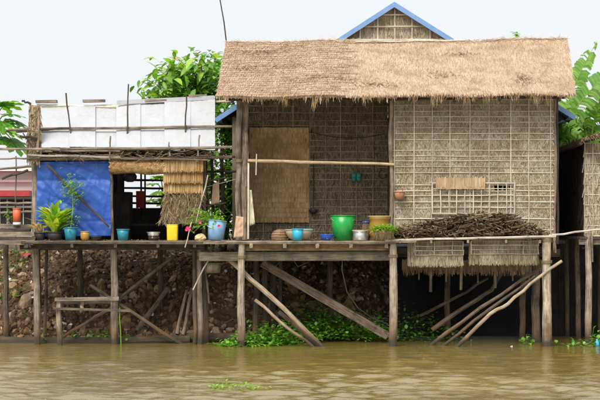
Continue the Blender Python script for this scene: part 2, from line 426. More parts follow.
ux, uz, fy = Vector((1, 0, 0)), Vector((0, 0, 1)), Vector((0, -1, 0))

# ================================================================== MAIN HOUSE
HZ = PZ(239.5, 0)                       # floor level
house = thing('stilt_house', 'large thatched stilt house with straw lean-to roof, woven front wall and open porch', 'house', (PX(395), .5, HZ))
WY = .05                                # front wall plane
BY = 1.5                                # porch back wall
# --- roof
EL, ER, RL, RR = P(217, 96, -.5), P(574.5, 92.5, -.5), P(226, 43, 1.15), P(567, 38.5, 1.15)
def S(a, t):
    q = EL.lerp(ER, a).lerp(RL.lerp(RR, a), t)
    return q + Vector((0, 0, .02 * math.sin(a * 7.3) * t + .012 * math.sin(a * 23 + 1)))
rn = (ER - EL).cross(RL - EL).normalized()
if rn.z < 0: rn = -rn
rslope = (EL - RL).normalized(); rx = (ER - EL).normalized()
RLen = (EL - RL).length; RW = (ER - EL).length
mb = MB()
na = 24
for (t0, t1) in ((0.02, .5), (.5, 1.0)):
    for i in range(na):
        a0, a1 = i / na, (i + 1) / na
        q = [S(a0, t0), S(a1, t0), S(a1, t1), S(a0, t1)]; lo = [x - rn * .075 for x in q]
        mb.add(q + lo, [(0, 1, 2, 3), (7, 6, 5, 4), (0, 4, 5, 1), (2, 6, 7, 3), (1, 5, 6, 2), (3, 7, 4, 0)])
roof = mb.build('roof', MT['roof'], house)
roof['label'] = 'pale tan straw thatch roof slope'
courses = 26
for c in range(courses):
    mb = MB(); t = (c + .9) / courses
    rough_left = lambda a: a < .36
    for k in range(2100):
        a = U(-.002, 1.002); left = rough_left(a + .03 * math.sin(c * 1.7))
        tt = min(1.0, t + .005 * math.sin(a * 31 + c * 2.1) + (U(-.005, .006) if left else U(-.016, .018)))
        L = RLen * (1.7 / courses) * (U(.9, 1.1) if left else U(.7, 1.5))
        d = (rslope + rx * U(-.14, .14)).normalized()
        if U(0, 1) < .03: d = (rslope + rx * U(-.9, .9)).normalized()
        hump = (.010 + .012 * U(.3, 1)) if left else (.004 + .007 * U(0, 1))
        mb.blade(S(a, tt) + rn * U(.002, .006), d, L, U(.003, .0085), rx, U(.15, .6), rn * hump + rv(.003))
    if c < 2:                                            # eave fringe
        for k in range(900):
            a = U(-.003, 1.003); L = U(.015, .045)
            if noise.noise(Vector((a * 30, c, 0))) > .1: L += U(0, .12) * U(0, 1.2)
            d = (rslope * U(.5, 1) + Vector((0, 0, -1)) * U(.4, 1.1) + rx * U(-.22, .22)).normalized()
            mb.blade(S(a, U(.0, .035)) - rn * U(-.01, .06), d, L, U(.006, .016), rx, .25, rv(.012))
    mb.build('thatch_course', MT['roof'], roof)
mb = MB()                                                # hanging tufts along the eave
for k in range(34):
    a = U(0.01, .99); L0 = U(.07, .24) * U(.5, 1)
    for q in range(int(U(8, 26))):
        d = (Vector((0, 0, -1)) + rx * U(-.25, .25) + fy * U(-.1, .3)).normalized()
        mb.blade(S(a + U(-.007, .007), U(0, .03)) - rn * U(0, .09), d, L0 * U(.4, 1.15), U(.005, .012), rx, .15, rv(.012))
tag(mb.build('eave_fringe', MT['fringe'], roof), None, None, None, 'stuff')
mb = MB()                                                # tousled patches lower left like loosened straw
for (ax, tx, nn, sr, sl) in ((.12, .82, 130, .07, .02), (.17, .55, 120, .09, .02), (.07, .5, 60, .03, .02), (.2, .9, 60, .03, .02), (.44, .2, 120, .06, .03), (.3, .3, 120, .1, .02), (.86, .2, 60, .03, .03), (.62, .35, 80, .05, .05), (.7, .75, 60, .05, .02), (.86, .28, 40, .02, .03)):
    for k in range(nn):
        d = (rslope + rx * U(-1.1, 1.1)).normalized()
        mb.blade(S(ax + rng.gauss(0, sr * .6), tx + rng.gauss(0, sl)) + rn * U(.01, .035), d, U(.05, .13), U(.006, .015), rx, .3, rn * U(0, .03) + rv(.01))
tag(mb.build('loose_straw', MT['fringe'], roof), None, None, None, 'stuff')
mb = MB()                                                # ridge capping
for k in range(2600):
    a = U(-.002, 1.002); p = S(a, .985) + rn * U(0, .02)
    d = (rx * U(-1, 1) + rslope * U(-.6, 1.0) + uz * U(-.1, .25)).normalized()
    mb.blade(p, d, U(.05, .15), U(.006, .016), rslope, .4, rv(.01))
mb.build('ridge_cap', MT['roof'], roof)
MB().tube(wpts(S(.38, .955) + rn * .035, S(.7, .99) + rn * .035, 6, .008), .013, 6).build('ridge_pole', MT['lath'], roof)
mb = MB()                                                # rear slope
BL, BR = P(226, 70, 2.3), P(567, 66, 2.3)
q = [RL - rn * .02, RR - rn * .02, BR, BL]; lo = [x - Vector((0, 0, .09)) for x in q]
mb.add(q + lo, [(0, 1, 2, 3), (7, 6, 5, 4), (0, 4, 5, 1), (2, 6, 7, 3), (1, 5, 6, 2), (3, 7, 4, 0)])
bn = (BR - BL).cross(RL - BL).normalized(); bn = bn if bn.z > 0 else -bn; bs = (BL - RL).normalized()
for c in range(9):
    for k in range(420):
        p = RL.lerp(RR, U(0, 1)).lerp(BL.lerp(BR, U(0, 1)), 0); a = U(0, 1); t = (c + U(0, .6)) / 9
        p = RL.lerp(RR, a).lerp(BL.lerp(BR, a), t) + bn * .01
        mb.blade(p, (bs + rx * U(-.2, .2)).normalized(), U(.15, .25), U(.01, .025), rx, .6, bn * U(0, .03))
mb.build('rear_roof_slope', MT['roof'], house)
for px in (232, 275, 320, 365, 410, 455, 500, 560):      # rafters and purlins
    a = (px - 217) / 357
    MB().tube(wpts(S(a, .015) - rn * .14, S(a, .98) - rn * .14, 4, .008), .03, 7).build('rafter', MT['wood_dark'], house)
for t in (.1, .5, .9):
    MB().tube(wpts(S(.02, t) - rn * .19, S(.98, t) - rn * .19, 6, .01), .022, 7).build('purlin', MT['wood_dark'], house)
# --- front wall
wz0 = PZ(238, WY); wz1 = PZ(90, WY); wx0 = PX(392.5, WY); wx1 = PX(553, WY)
O = Vector((wx0, WY, wz0)); w, h = wx1 - wx0, wz1 - wz0
mb = MB()                                                # backing with a torn opening behind the lattice window
hx0, hx1, hz0, hz1 = PX(494, WY), PX(512, WY), PZ(191, WY), PZ(184.5, WY)
for (xa, xb, za, zb) in ((wx0, hx0, wz0, wz1), (hx1, wx1, wz0, wz1), (hx0, hx1, wz0, hz0), (hx0, hx1, hz1, wz1)):
    mb.box(((xa + xb) / 2, WY + .02, (za + zb) / 2), (xb - xa, .03, zb - za))
tmp = MB(); straw_rows(tmp, O, ux, uz, fy, w, h, .042, .065, .008, over=.02, lift=.010, skew=.7, dens=1.7, edge=.02)
for k in range(len(tmp.f)):
    q = tmp.v[4 * k: 4 * k + 4]; cx = sum(p[0] for p in q) / 4; zl, zh = min(p[2] for p in q), max(p[2] for p in q)
    if hx0 < cx < hx1 and zh > hz0 and zl < hz1 and noise.noise(Vector((cx * 22, 0, 0))) > -.25: continue
    mb.add(q, [(0, 1, 2, 3)], [tmp.uv[4 * k: 4 * k + 4]])
fw = mb.build('front_wall', MT['wall'], house); fw['label'] = 'grey-beige palm leaf wall tied with pale laths'
lxs = [PX(p, WY) - wx0 for p in (394.5, 414, 432, 450, 470, 489, 510.5, 528.5, 550.5)]
lys = [PZ(p, WY) - wz0 for p in (99.5, 105, 111, 116.5, 122, 128, 133.5, 139.5, 150.5, 156, 161, 167, 173, 185, 191, 196, 202, 208, 219, 230)]
lath_grid(fw, O, ux, uz, fy, lxs, lys, w, h, MT['lath'], .017)
MB().tube(wpts((wx0 - .02, WY - .01, wz0 - .25), (wx0 - .01, WY - .01, wz1 - .05), 6, .012), .034, 8, jit=.06).build('corner_pole', MT['wood'], house)
MB().tube(wpts((wx1 + .03, WY + .02, wz0 - .25), (wx1 + .03, WY + .02, wz1 - .05), 6, .012), .032, 8, jit=.06).build('corner_pole', MT['bark'], house)
MB().tube(wpts((wx1 + .085, WY + .06, wz0 - .1), (wx1 + .08, WY + .06, wz1 - .05), 6, .012), .022, 7, jit=.06).build('corner_pole', MT['wood_dark'], house)
# --- lattice window on the front wall
gx0, gx1, gz0, gz1 = PX(432, WY), PX(514, WY), PZ(213.5, WY), PZ(183, WY)
GO = Vector((gx0, WY - .05, gz0)); gw, gh = gx1 - gx0, gz1 - gz0
mb = MB()
for a, b in (((0, 0), (gw, 0)), ((0, gh), (gw, gh)), ((0, 0), (0, gh)), ((gw, 0), (gw, gh))):
    mb.bar(GO + ux * a[0] + uz * a[1] - ux * (.01 if a[1] == b[1] else 0), GO + ux * b[0] + uz * b[1] + ux * (.01 if a[1] == b[1] else 0), .022, .022 if a[1] == b[1] else .019, .002)
wg = mb.build('lattice_window', MT['lath'], house); wg['label'] = 'square lattice vent panel of pale laths'
lath_grid(wg, GO, ux, uz, fy, [gw * k / 10 + U(-.01, .01) for k in range(1, 10)], [gh * k / 5 + U(-.006, .006) for k in range(1, 5)], gw, gh, MT['lath'], .02, off=-.004)
mb = MB(); po = Vector((PX(435.5, WY), WY - .075, PZ(192, WY))); pw = PX(484.5, WY) - po.x; ph = PZ(178, WY) - po.z
mb.box(po + ux * pw / 2 + uz * (ph * .6) + Vector((0, .004, 0)), (pw, .008, ph * .78))
straw_rows(mb, po, ux, uz, fy, pw, ph, .12, .16, .008, over=.02, lift=.012, skew=.05, dens=1.5, edge=.03)
sp = mb.build('straw_flap', MT['patch'], house); sp['label'] = 'fresh light tan straw flap tied over the lattice'
# --- shelf, posts, deck, beams
FYP = -.35
def post(px0, py0, px1, py1, r, mat, parent=house, Y=FYP, name='post', n=9, jit=.05, deep=.7, kn=8):
    a = P(px0, py0, Y); b = P(px1, py1, Y); d = (b - a).normalized()
    pts = wpts(a, b + d * deep, kn, .012); rr = [r * (.92 + .16 * i / (kn - 1)) * U(.95, 1.05) for i in range(kn)]
    return MB().tube(pts, rr, n, jit).build(name, mat, parent)
post(242, 241, 240.8, 350, .062, MT['post'])
post(393, 243, 393, 348, .066, MT['post'])
post(546.5, 236, 547.5, 347, .075, MT['post'])
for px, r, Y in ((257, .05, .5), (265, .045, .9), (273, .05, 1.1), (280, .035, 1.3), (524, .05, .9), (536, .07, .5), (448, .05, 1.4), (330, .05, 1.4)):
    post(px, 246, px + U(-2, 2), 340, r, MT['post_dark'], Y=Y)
def beam(p0, p1, w, t, mat, name='beam', parent=house, jit=.004):
    return MB().bar(p0, p1, w, t, jit).build(name, mat, parent)
beam(P(199, 256.5, -.22), P(392, 256, -.22), .15, .07, MT['wood_moss'])
beam(P(392, 250, .35), P(548, 250, .35), .12, .07, MT['wood_dark'])
beam(P(236, 253, 1.4), P(560, 253, 1.4), .14, .08, MT['wood_dark'])
deck = MB().bar(Vector((PX(205), -.40, HZ - .045)), Vector((PX(393), -.40, HZ - .05)), .05, .035, .004).build('deck', MT['wood'], house)
for k in range(13):
    y = -.35 + k * .17
    MB().box((PX(320) + U(-.05, .05), y, HZ - .035 + U(-.006, .004)), (PX(393) - PX(236) + .5, .155, .03), None, .005).build('plank', MT['wood'] if k < 3 else MT['wood_dark'], deck)
for px in (252, 285, 317, 350, 385):
    MB().bar(Vector((PX(px), -.425, HZ - .10)), Vector((PX(px), 1.75, HZ - .10)), .055, .08, .004, up=uz).build('joist', MT['wood'], house)
MB().bar(Vector((PX(246), -.31, HZ - .12)), Vector((PX(392), -.31, HZ - .115)), .13, .02, .004).build('fascia_board', MT['wicker'], house)
for k in range(12):                                     # floor of the closed room
    MB().box((PX(473, .8), .12 + k * .155, HZ - .035), (PX(553) - PX(394) - .04, .145, .03), None, .004).build('plank', MT['wood_dark'], deck)
shelf = MB().tube(wpts(P(385, 240.5, -.42), P(556, 236.5, -.42), 8, .008), .019, 8, .05).build('shelf', MT['lath'], house)
for k in range(4):
    MB().tube(wpts(P(389, 239.8 - .1 * k, -.33 + k * .1), P(552, 237.3 - .1 * k, -.33 + k * .1), 6, .008), .022, 7, .06).build('shelf_pole', MT['wood'], shelf)
for px in (400, 431, 468, 506, 540):
    MB().bar(P(px, 241.5, -.45), P(px, 241.5, .1), .035, .05, .003, up=uz).build('bracket', MT['wood'], house)
# skirt panels under the shelf
for (x0, x1, gx, yt, yg, yb) in ((407.5, 463, 415, 241.5, 255, 266), (469, 538, 471, 240.5, 254, 264.5)):
    Y = -.12; o = Vector((PX(x0, Y), Y, PZ(yb, Y))); w = PX(x1, Y) - o.x; h = PZ(yt, Y) - o.z
    mb = MB(); mb.box(o + ux * w / 2 + uz * (h * .6) + Vector((0, .02, 0)), (w, .02, h * .8))
    straw_rows(mb, o, ux, uz, fy, w, h, .07, .14, .007, over=.0, lift=.014, skew=.1, dens=1.8, edge=.012)
    sk = mb.build('skirt_panel', MT['wall'], house)
    gxo = Vector((PX(gx, Y), Y, PZ(yg, Y))); gw2 = PX(x1, Y) - gxo.x; gh2 = PZ(yt, Y) - gxo.z
    lath_grid(sk, gxo, ux, uz, fy, [0, gw2 * .4, gw2 * .78, gw2], [0, gh2 * .33, gh2 * .66, gh2], gw2, gh2, MT['lath'], .017, off=.04)
Y = .5; o = Vector((PX(402, Y), Y, PZ(274, Y))); w = PX(543, Y) - o.x; h = PZ(260, Y) - o.z
mb = MB(); mb.box(o + ux * w / 2 + uz * (h * .62), (w, .02, h * .7)); straw_rows(mb, o, ux, uz, fy, w, h, .09, .2, .012, over=.0, dens=1.4, edge=.04)
mb.build('inner_skirt', MT['old_straw'], house)
for px, yb in ((431, 292), (462, 290), (495, 288), (512, 281), (447, 282), (419, 280), (478, 283), (530, 282)):
    MB().tube(wpts(P(px, 242, .3), P(px + U(-1, 1), yb, .3), 4, .006), .025 if yb > 284 else .014, 7, .08).build('hanging_strut', MT['bark'], house)
# --- porch
pb0 = Vector((PX(243.5), BY, HZ)); pw = PX(393) - pb0.x; ph = PZ(80, BY) - HZ
mb = MB(); mb.box(pb0 + ux * pw / 2 + uz * ph / 2 + Vector((0, .02, 0)), (pw, .03, ph))
straw_rows(mb, pb0, ux, uz, fy, pw, ph, .06, .09, .010, over=.01, lift=.012, skew=.5, dens=1.3)
pwall = mb.build('porch_wall', MT['wall_brown'], house); pwall['label'] = 'dark brown woven back wall of the porch'
lath_grid(pwall, pb0, ux, uz, fy, [pw * k / 9 + U(-.03, .03) for k in range(0, 10)], [ph * k / 24 + U(-.02, .02) for k in range(1, 24)], pw, ph, MT['lath_dark'], .019)
for X, sgn in ((PX(242) - .02, 1), (PX(392.5, WY) + .02, -1), (wx1 - .02, 1)):
    mb = MB(); o = Vector((X, WY + .06, HZ)); dpt = BY - WY - .1 if X < wx1 - .1 else 2.7
    sh_ = PZ(93, WY) - HZ
    mb.box(o + Vector((0, dpt / 2, sh_ / 2)), (.02, dpt, sh_)); nv = Vector((sgn, 0, 0))
    straw_rows(mb, o + nv * .01, Vector((0, 1, 0)), uz, nv, dpt, sh_, .1, .15, .016, over=.01, dens=1.2)
    mb.build('side_wall', MT['wall_brown'], house)
def rough_post(px0, py0, px1, py1, Y, r, mat, name='porch_post', jit=.16, k=9):
    pts = wpts(P(px0, py0, Y), P(px1, py1, Y), k, .022)
    return MB().tube(pts, [r * U(.85, 1.15) for _ in pts], 10, jit).build(name, mat, house)
rough_post(239, 97, 238, 241, .0, .045, MT['wood'])
rough_post(246, 97, 244.5, 240, .06, .055, MT['bark'])
rough_post(391.5, 97, 391, 240, .0, .032, MT['wood'])
MB().tube(wpts(P(248.5, 163, -.04), P(248.2, 239, -.04), 5, .004), .016, 8).build('white_pole', MT['lath'], house)
rl = MB().tube(wpts(P(248, 160.5, -.06), P(394, 164.5, -.06), 9, .010), [.026, .031, .026, .03, .026, .025, .025, .024, .024], 9, .05).build('rail', MT['bamboo'], house)
rl['label'] = 'pale bamboo pole across the porch opening'
MB().bar(P(256.5, 154, -.1), P(256, 175, -.1), .018, .012, .001).build('rail_peg', MT['lath'], house)
MB().tube([P(x, 132 + 6 * math.sin((x - 310) / 26), BY - .06) for x in range(305, 392, 8)], .006, 5).build('cord', MT['cable'], house)
# --- gable house body behind
GY = 2.6
ap, gl, gr = P(394.2, 2.5, GY), P(217, 117.5, GY), P(573.5, 115, GY)
apb, glb, grb = ap + Vector((0, 4.5, 0)), gl + Vector((0, 4.5, 0)), gr + Vector((0, 4.5, 0))
for (e, eb, s) in ((gl, glb, -1), (gr, grb, 1)):
    mb = MB(); nseg = 48; sl = (e - ap); nn = Vector((-sl.z, 0, sl.x)); nn = (nn if nn.z > 0 else -nn).normalized()
    vs, fs = [], []
    for i in range(nseg + 1):                            # corrugations run down the slope
        yy = i / nseg * 4.5; o_ = nn * (.012 * math.cos(i * math.pi))
        vs += [ap + Vector((0, yy, 0)) + o_, e + Vector((0, yy, 0)) + o_, ap + Vector((0, yy, 0)) + o_ - nn * .02, e + Vector((0, yy, 0)) + o_ - nn * .02]
    for i in range(nseg):
        a = i * 4; fs += [(a, a + 1, a + 5, a + 4), (a + 2, a + 6, a + 7, a + 3)]
    mb.add(vs, fs); mb.build('metal_roof', MT['blue_roof'], house)
    d = sl.normalized()
    MB().bar(ap + Vector((0, -.03, -.04)) - d * (.03), e + Vector((0, -.03, -.04)) + d * .03, .085, .03, .001).build('verge_board', MT['blue_roof'], house)
    MB().bar(e + Vector((-s * .03, 0, -.06)), eb + Vector((-s * .03, 0, -.06)), .11, .025, .001, up=uz).build('eave_board', MT['blue_roof'], house)
    MB().bar(ap + Vector((0, .4, -.09)), e + Vector((0, .4, -.09)), .06, .05).build('rafter', MT['wood_dark'], house)
gwY = GY + .12; g0 = PZ(60, gwY); gb = [Vector((PX(306, gwY), gwY, g0)), Vector((PX(483, gwY), gwY, g0)), Vector((ap.x, gwY, ap.z - .05))]
mb = MB(); mb.add(gb + [v + Vector((0, .04, 0)) for v in gb], [(0, 1, 2), (5, 4, 3), (0, 3, 4, 1), (1, 4, 5, 2), (2, 5, 3, 0)])
for r in range(17):
    y = r * .085
    for k in range(170):
        x = U(gb[0].x, gb[1].x); zt = g0 + y
        lim = gb[2].z - abs(x - ap.x) * (gb[2].z - g0) / (gb[1].x - ap.x) - .03
        if zt > lim: continue
        mb.blade(Vector((x, gwY - .008, zt)), (Vector((0, 0, -1)) + ux * U(-.25, .25)).normalized(), U(.1, .17), U(.008, .02), ux, .7, fy * U(0, .018))
gwall = mb.build('gable_wall', MT['wall'], house)
for px in (343, 360, 377.7, 394.6, 412, 430, 447):
    x = PX(px, gwY); lim = gb[2].z - abs(x - ap.x) * (gb[2].z - g0) / (gb[1].x - ap.x)
    MB().tube(wpts((x, gwY - .04, g0), (x, gwY - .04, lim), 4, .004), .016, 5).build('lath', MT['lath'], gwall)
for py in (15, 27, 40):
    z = PZ(py, gwY); hw = (gb[2].z - z) * (gb[1].x - ap.x) / (gb[2].z - g0)
    MB().tube(wpts((ap.x - hw, gwY - .055, z), (ap.x + hw, gwY - .055, z), 4, .004), .014, 5).build('lath', MT['lath'], gwall)
for X in (gl.x + .3, gr.x - .3):
    zt = gl.z + .02
    MB().box((X, gwY + 2.1, (HZ + zt) / 2), (.05, 4.2, zt - HZ)).build('rear_side_wall', MT['wall_brown'], house)
MB().box(((gl.x + gr.x) / 2, gwY + .03, (HZ + gl.z) / 2), (gr.x - gl.x - .65, .05, gl.z - HZ)).build('rear_front_wall', MT['wall_brown'], house)
MB().box(((gl.x + gr.x) / 2, gwY + 4.2, (HZ + gl.z) / 2), (gr.x - gl.x - .65, .05, gl.z - HZ)).build('rear_wall', MT['wall_brown'], house)
MB().box(((gl.x + gr.x) / 2, gwY + 1.7, HZ - .05), (gr.x - gl.x - .6, 5.4, .06)).build('rear_floor', MT['wood_dark'], house)
for X in (gl.x + .3, ap.x, gr.x - .3):
    for Yp in (gwY + 2, gwY + 4.1):
        MB().tube(wpts((X, Yp, HZ), (X, Yp, 1.2), 3), .07, 8).build('post', MT['post_dark'], house)

# ================================================================== LEFT HUT
UZ = PZ(240.5, 0); UY = .12
hut = thing('tin_roof_hut', 'low open stilt hut with white metal sheet roof on the left', 'house', (PX(115), .5, UZ))
# roof sheets
t0, t1 = -.12, 1.0
seams = [42, 70, 95, 117, 140, 165, 190, 214.5]
ribs = MB()
rt = None
for i in range(len(seams) - 1):
    xa, xb = seams[i], seams[i + 1]
    ytop = lambda x: 107 - max(0, (x - 117)) * .085 - (2 if x > 117 else 0)
    ybot = lambda x: 147.5 + (x - 42) * .016
    A, B, C, Dq = P(xa - .5, ybot(xa), t0), P(xb + .5, ybot(xb), t0), P(xb + .5, ytop(xb), t1), P(xa - .5, ytop(xa), t1)
    nn = (B - A).cross(Dq - A).normalized(); k = 10; vs = []; fs = []
    lift = nn * (.022 * (i % 2) + U(0, .008)); tw = U(-.02, .02)
    for j in range(k + 1):
        a = j / k
        for m in range(4):
            b = m / 3
            q = A.lerp(B, a).lerp(Dq.lerp(C, a), b) + lift + nn * (.0018 * math.cos(j * math.pi) + tw * a * b + .006 * noise.noise(Vector((xa + a * 3, b * 2, i))))
            vs += [q]
    nv = len(vs); vs += [v - nn * .004 for v in vs]
    for j in range(k):
        for m in range(3):
            a = j * 4 + m; fs += [(a, a + 4, a + 5, a + 1), (nv + a, nv + a + 1, nv + a + 5, nv + a + 4)]
    if rt is None:
        rt = MB().add(vs, fs).build('roof', MT['zinc'], hut, True); rt['label'] = 'white metal sheet roof held down with poles'
    else: MB().add(vs, fs).build('metal_sheet', MT['zinc'], rt, True)
def pole(px0, py0, Y0, px1, py1, Y1, r, mat, parent, name='pole', k=6, j=.012, n=7):
    return MB().tube(wpts(P(px0, py0, Y0), P(px1, py1, Y1), k, j), [r * U(.88, 1.12) for _ in range(k)], n, .04).build(name, mat, parent)
pole(30, 105, .98, 118, 107, .98, .02, MT['lath'], hut); pole(112, 106, 1.02, 232, 101, 1.02, .02, MT['lath'], hut)
MB().bar(P(117, 102.5, .93), P(214, 97.5, .93), .07, .015, .002).build('ridge_flashing', MT['zinc'], rt)
pole(8, 130, .28, 232, 126.5, .28, .022, MT['wood'], hut); pole(16, 132, .25, 70, 128, .25, .018, MT['wood_dark'], hut)
pole(0, 149, -.18, 120, 151, -.18, .022, MT['wood'], hut); pole(60, 149.3, -.2, 232, 147, -.2, .024, MT['wood'], hut)
pole(0, 159, -.1, 40, 157.5, -.1, .014, MT['wood'], hut); pole(30, 159, -.05, 232, 157, -.05, .026, MT['bark'], hut)
pole(28, 155, -.12, 120, 157, -.12, .018, MT['lath'], hut)
pole(100, 158.5, -.11, 208, 160, -.11, .018, MT['bark'], hut)
for (a, b, c, d) in ((66, 93, 71, 137), (128.5, 84, 127, 139), (186.5, 96, 185.5, 134), (110.5, 136, 109.5, 160), (199.5, 135, 198, 156), (169, 142, 170, 156)):
    Ya = .1 if b > 130 else .9; Yb = .28 if b < 130 else -.1
    pole(a, b, .26 if b < 130 else -.17, c, d, .22 if b < 130 else -.19, .013, MT['wood_dark' if b < 130 else 'wood'], hut, 'stick', 5, .008)
for (a, b, y) in ((36, 57, 101.8), (83, 105, 101), (145, 167, 101), (189, 207, 96.2)):
    MB().bar(P(a, y, .98), P(b, y - .3, .98), .045, .12, .004).build('ridge_weight', MT['wood'], hut)
mb = MB()                                              # straw and litter along the eave
for k in range(300):
    px = U(42, 214); p = P(px, U(149.5, 156.5) if px > 118 or U(0, 1) < .3 else 155, U(-.12, .02))
    mb.blade(p, (ux * U(-1, 1) + uz * U(-.35, .05) + fy * U(0, .3)).normalized(), U(.06, .22), U(.006, .018), Vector((0, .4, .9)), .5, rv(.02))
tag(mb.build('eave_straw', MT['old_straw'], hut), None, None, None, 'stuff')
for px in range(50, 214, 22):                          # rafters
    MB().tube(wpts(P(px, 152, -.1), P(px, 110, .98), 3), .025, 6).build('rafter', MT['wood_dark'], hut)
for (x, yt, Y) in ((45, 112, 1.85), (120, 112, 1.85), (205, 112, 1.85)): MB().tube(wpts(P(x, 128, Y), P(x, 250, Y), 4), .05, 7).build('back_post', MT['wood_dark'], hut)
# rear roof slope (dark sheet) so the room is roofed
ra, rb_, rc_, rd_ = P(42, 107.5, 1.02), P(214, 99.5, 1.02), P(214, 131, 2.0), P(42, 133, 2.0)
MB().add([ra, rb_, rc_, rd_] + [v - Vector((0, 0, .02)) for v in (ra, rb_, rc_, rd_)], [(0, 1, 2, 3), (7, 6, 5, 4), (0, 4, 5, 1), (2, 6, 7, 3)]).build('rear_roof', MT['zinc'], hut)
# ragged palm panel at the left end
mb = MB(); o = P(27.5, 157, -.02); w = PX(41.5) - o.x; h = PZ(107, 0) - o.z
mb.box(o + ux * w / 2 + uz * h / 2 + Vector((0, .03, 0)), (w * .85, .03, h), None, .012)
for yb in np.arange(0, h, .07):
    for k in range(60):
        x = U(.0, w) if yb < .5 * h else U(.04, w - .02)
        mb.blade(o + ux * x + uz * (yb + U(0, .1)) + fy * U(0, .02), (-uz + ux * U(-.3, .3)).normalized(), U(.06, .18), U(.01, .03), ux, U(.3, 1), fy * U(0, .035) + rv(.01))
mb.build('end_panel', MT['old_straw'], hut)
pole(38.5, 117, -.06, 38, 152, -.06, .02, MT['wood'], hut, 'stick'); pole(20, 136, -.1, 37, 138, -.1, .02, MT['wood_dark'], hut, 'stick')
pole(22, 101, .0, 31, 104, .0, .018, MT['wood_dark'], hut, 'stick'); pole(30, 103, .0, 30.5, 120, .0, .016, MT['bark'], hut, 'stick')
pole(23, 133, -.1, 40, 157, -.1, .010, MT['wood_dark'], hut, 'stick')
# posts & deck
post(34.5, 156, 37.5, 346, .055, MT['post'], hut, UY)
post(114, 247, 115.5, 345, .062, MT['post'], hut, UY)
post(111.5, 158, 112.5, 241, .022, MT['bark'], hut, UY - .05, deep=0)
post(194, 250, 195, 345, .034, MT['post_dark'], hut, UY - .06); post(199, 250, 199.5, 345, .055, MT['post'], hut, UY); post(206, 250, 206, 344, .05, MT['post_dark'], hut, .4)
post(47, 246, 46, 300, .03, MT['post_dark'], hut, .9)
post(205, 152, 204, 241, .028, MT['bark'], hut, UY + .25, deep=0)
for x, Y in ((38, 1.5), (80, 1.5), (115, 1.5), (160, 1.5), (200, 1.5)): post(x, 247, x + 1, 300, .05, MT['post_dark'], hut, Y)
dk = MB().bar(Vector((PX(25), -.34, UZ - .03)), Vector((PX(206), -.34, UZ - .035)), .05, .04, .004).build('deck', MT['wood_dark'], hut)
for k in range(15):
    MB().box((PX(112) + U(-.1, .1), -.29 + k * .155, UZ - .02 + U(-.008, .006)), (PX(205) - PX(28), .14, .028), None, .006).build('plank', MT['wood'] if k < 3 else MT['wood_dark'], dk)
beam(P(20, 246.5, -.1), P(205, 247.5, -.1), .085, .06, MT['wood_dark'], parent=hut)
beam(P(20, 247, 1.0), P(205, 247, 1.0), .1, .06, MT['wood_dark'], parent=hut)
for px in (33, 75, 118, 160, 196): MB().bar(Vector((PX(px), -.36, UZ - .085)), Vector((PX(px), 2.0, UZ - .085)), .05, .06, .003, up=uz).build('joist', MT['wood_dark'], hut)
for a in (((117, 300), (174, 256), .03), ((90, 285), (183, 345), .03), ((62, 338), (118, 303), .028)):
    pole(*a[0], UY + .12, *a[1], UY + .12, a[2], MT['post_dark'], hut, 'brace', 6, .012)
# back wall of hut: window opening to the light
bw_y = 1.9
def board(px0, px1, py0, py1, Y, mat, nm='board', th=.03):
    n = max(1, int(round((px1 - px0) / 9)))
    for i in range(n):
        a, b = px0 + (px1 - px0) * i / n, px0 + (px1 - px0) * (i + 1) / n
        A = P(a, py1, Y); B = P(b, py0, Y)
        MB().box(((A.x + B.x) / 2, Y + (.034 if i % 2 else 0), (A.z + B.z) / 2), (B.x - A.x + .012, th, B.z - A.z), None, .003).build(nm, mat, hut)
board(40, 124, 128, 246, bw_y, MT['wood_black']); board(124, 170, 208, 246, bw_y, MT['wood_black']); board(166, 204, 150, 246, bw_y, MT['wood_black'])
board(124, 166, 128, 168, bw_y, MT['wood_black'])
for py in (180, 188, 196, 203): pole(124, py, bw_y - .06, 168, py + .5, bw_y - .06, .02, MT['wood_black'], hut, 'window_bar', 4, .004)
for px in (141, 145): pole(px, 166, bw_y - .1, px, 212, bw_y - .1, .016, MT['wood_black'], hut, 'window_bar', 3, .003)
MB().box((PX(36) + .02, 1.0, (UZ + PZ(150)) / 2), (.03, 1.7, PZ(150) - UZ)).build('side_wall', MT['wood_black'], hut)
# frame between hut and house
for px, y0 in ((212, 150), (222, 148)): pole(px, y0, .9, px + 1, 247, .9, .03, MT['wood_dark'], hut, 'yard_post')
for py in (158, 172): pole(204, py, .85, 238, py - 1, .85, .02, MT['wood_dark'], hut, 'yard_rail')
for py in (178, 203): pole(204, py + 3, .83, 226, py, .83, .014, MT['wood'], hut, 'yard_rail')
for k in range(3): MB().box((PX(222), -.25 + k * .2, UZ - .01), (PX(243) - PX(204), .17, .03), None, .006).build('plank', MT['wood'], dk)

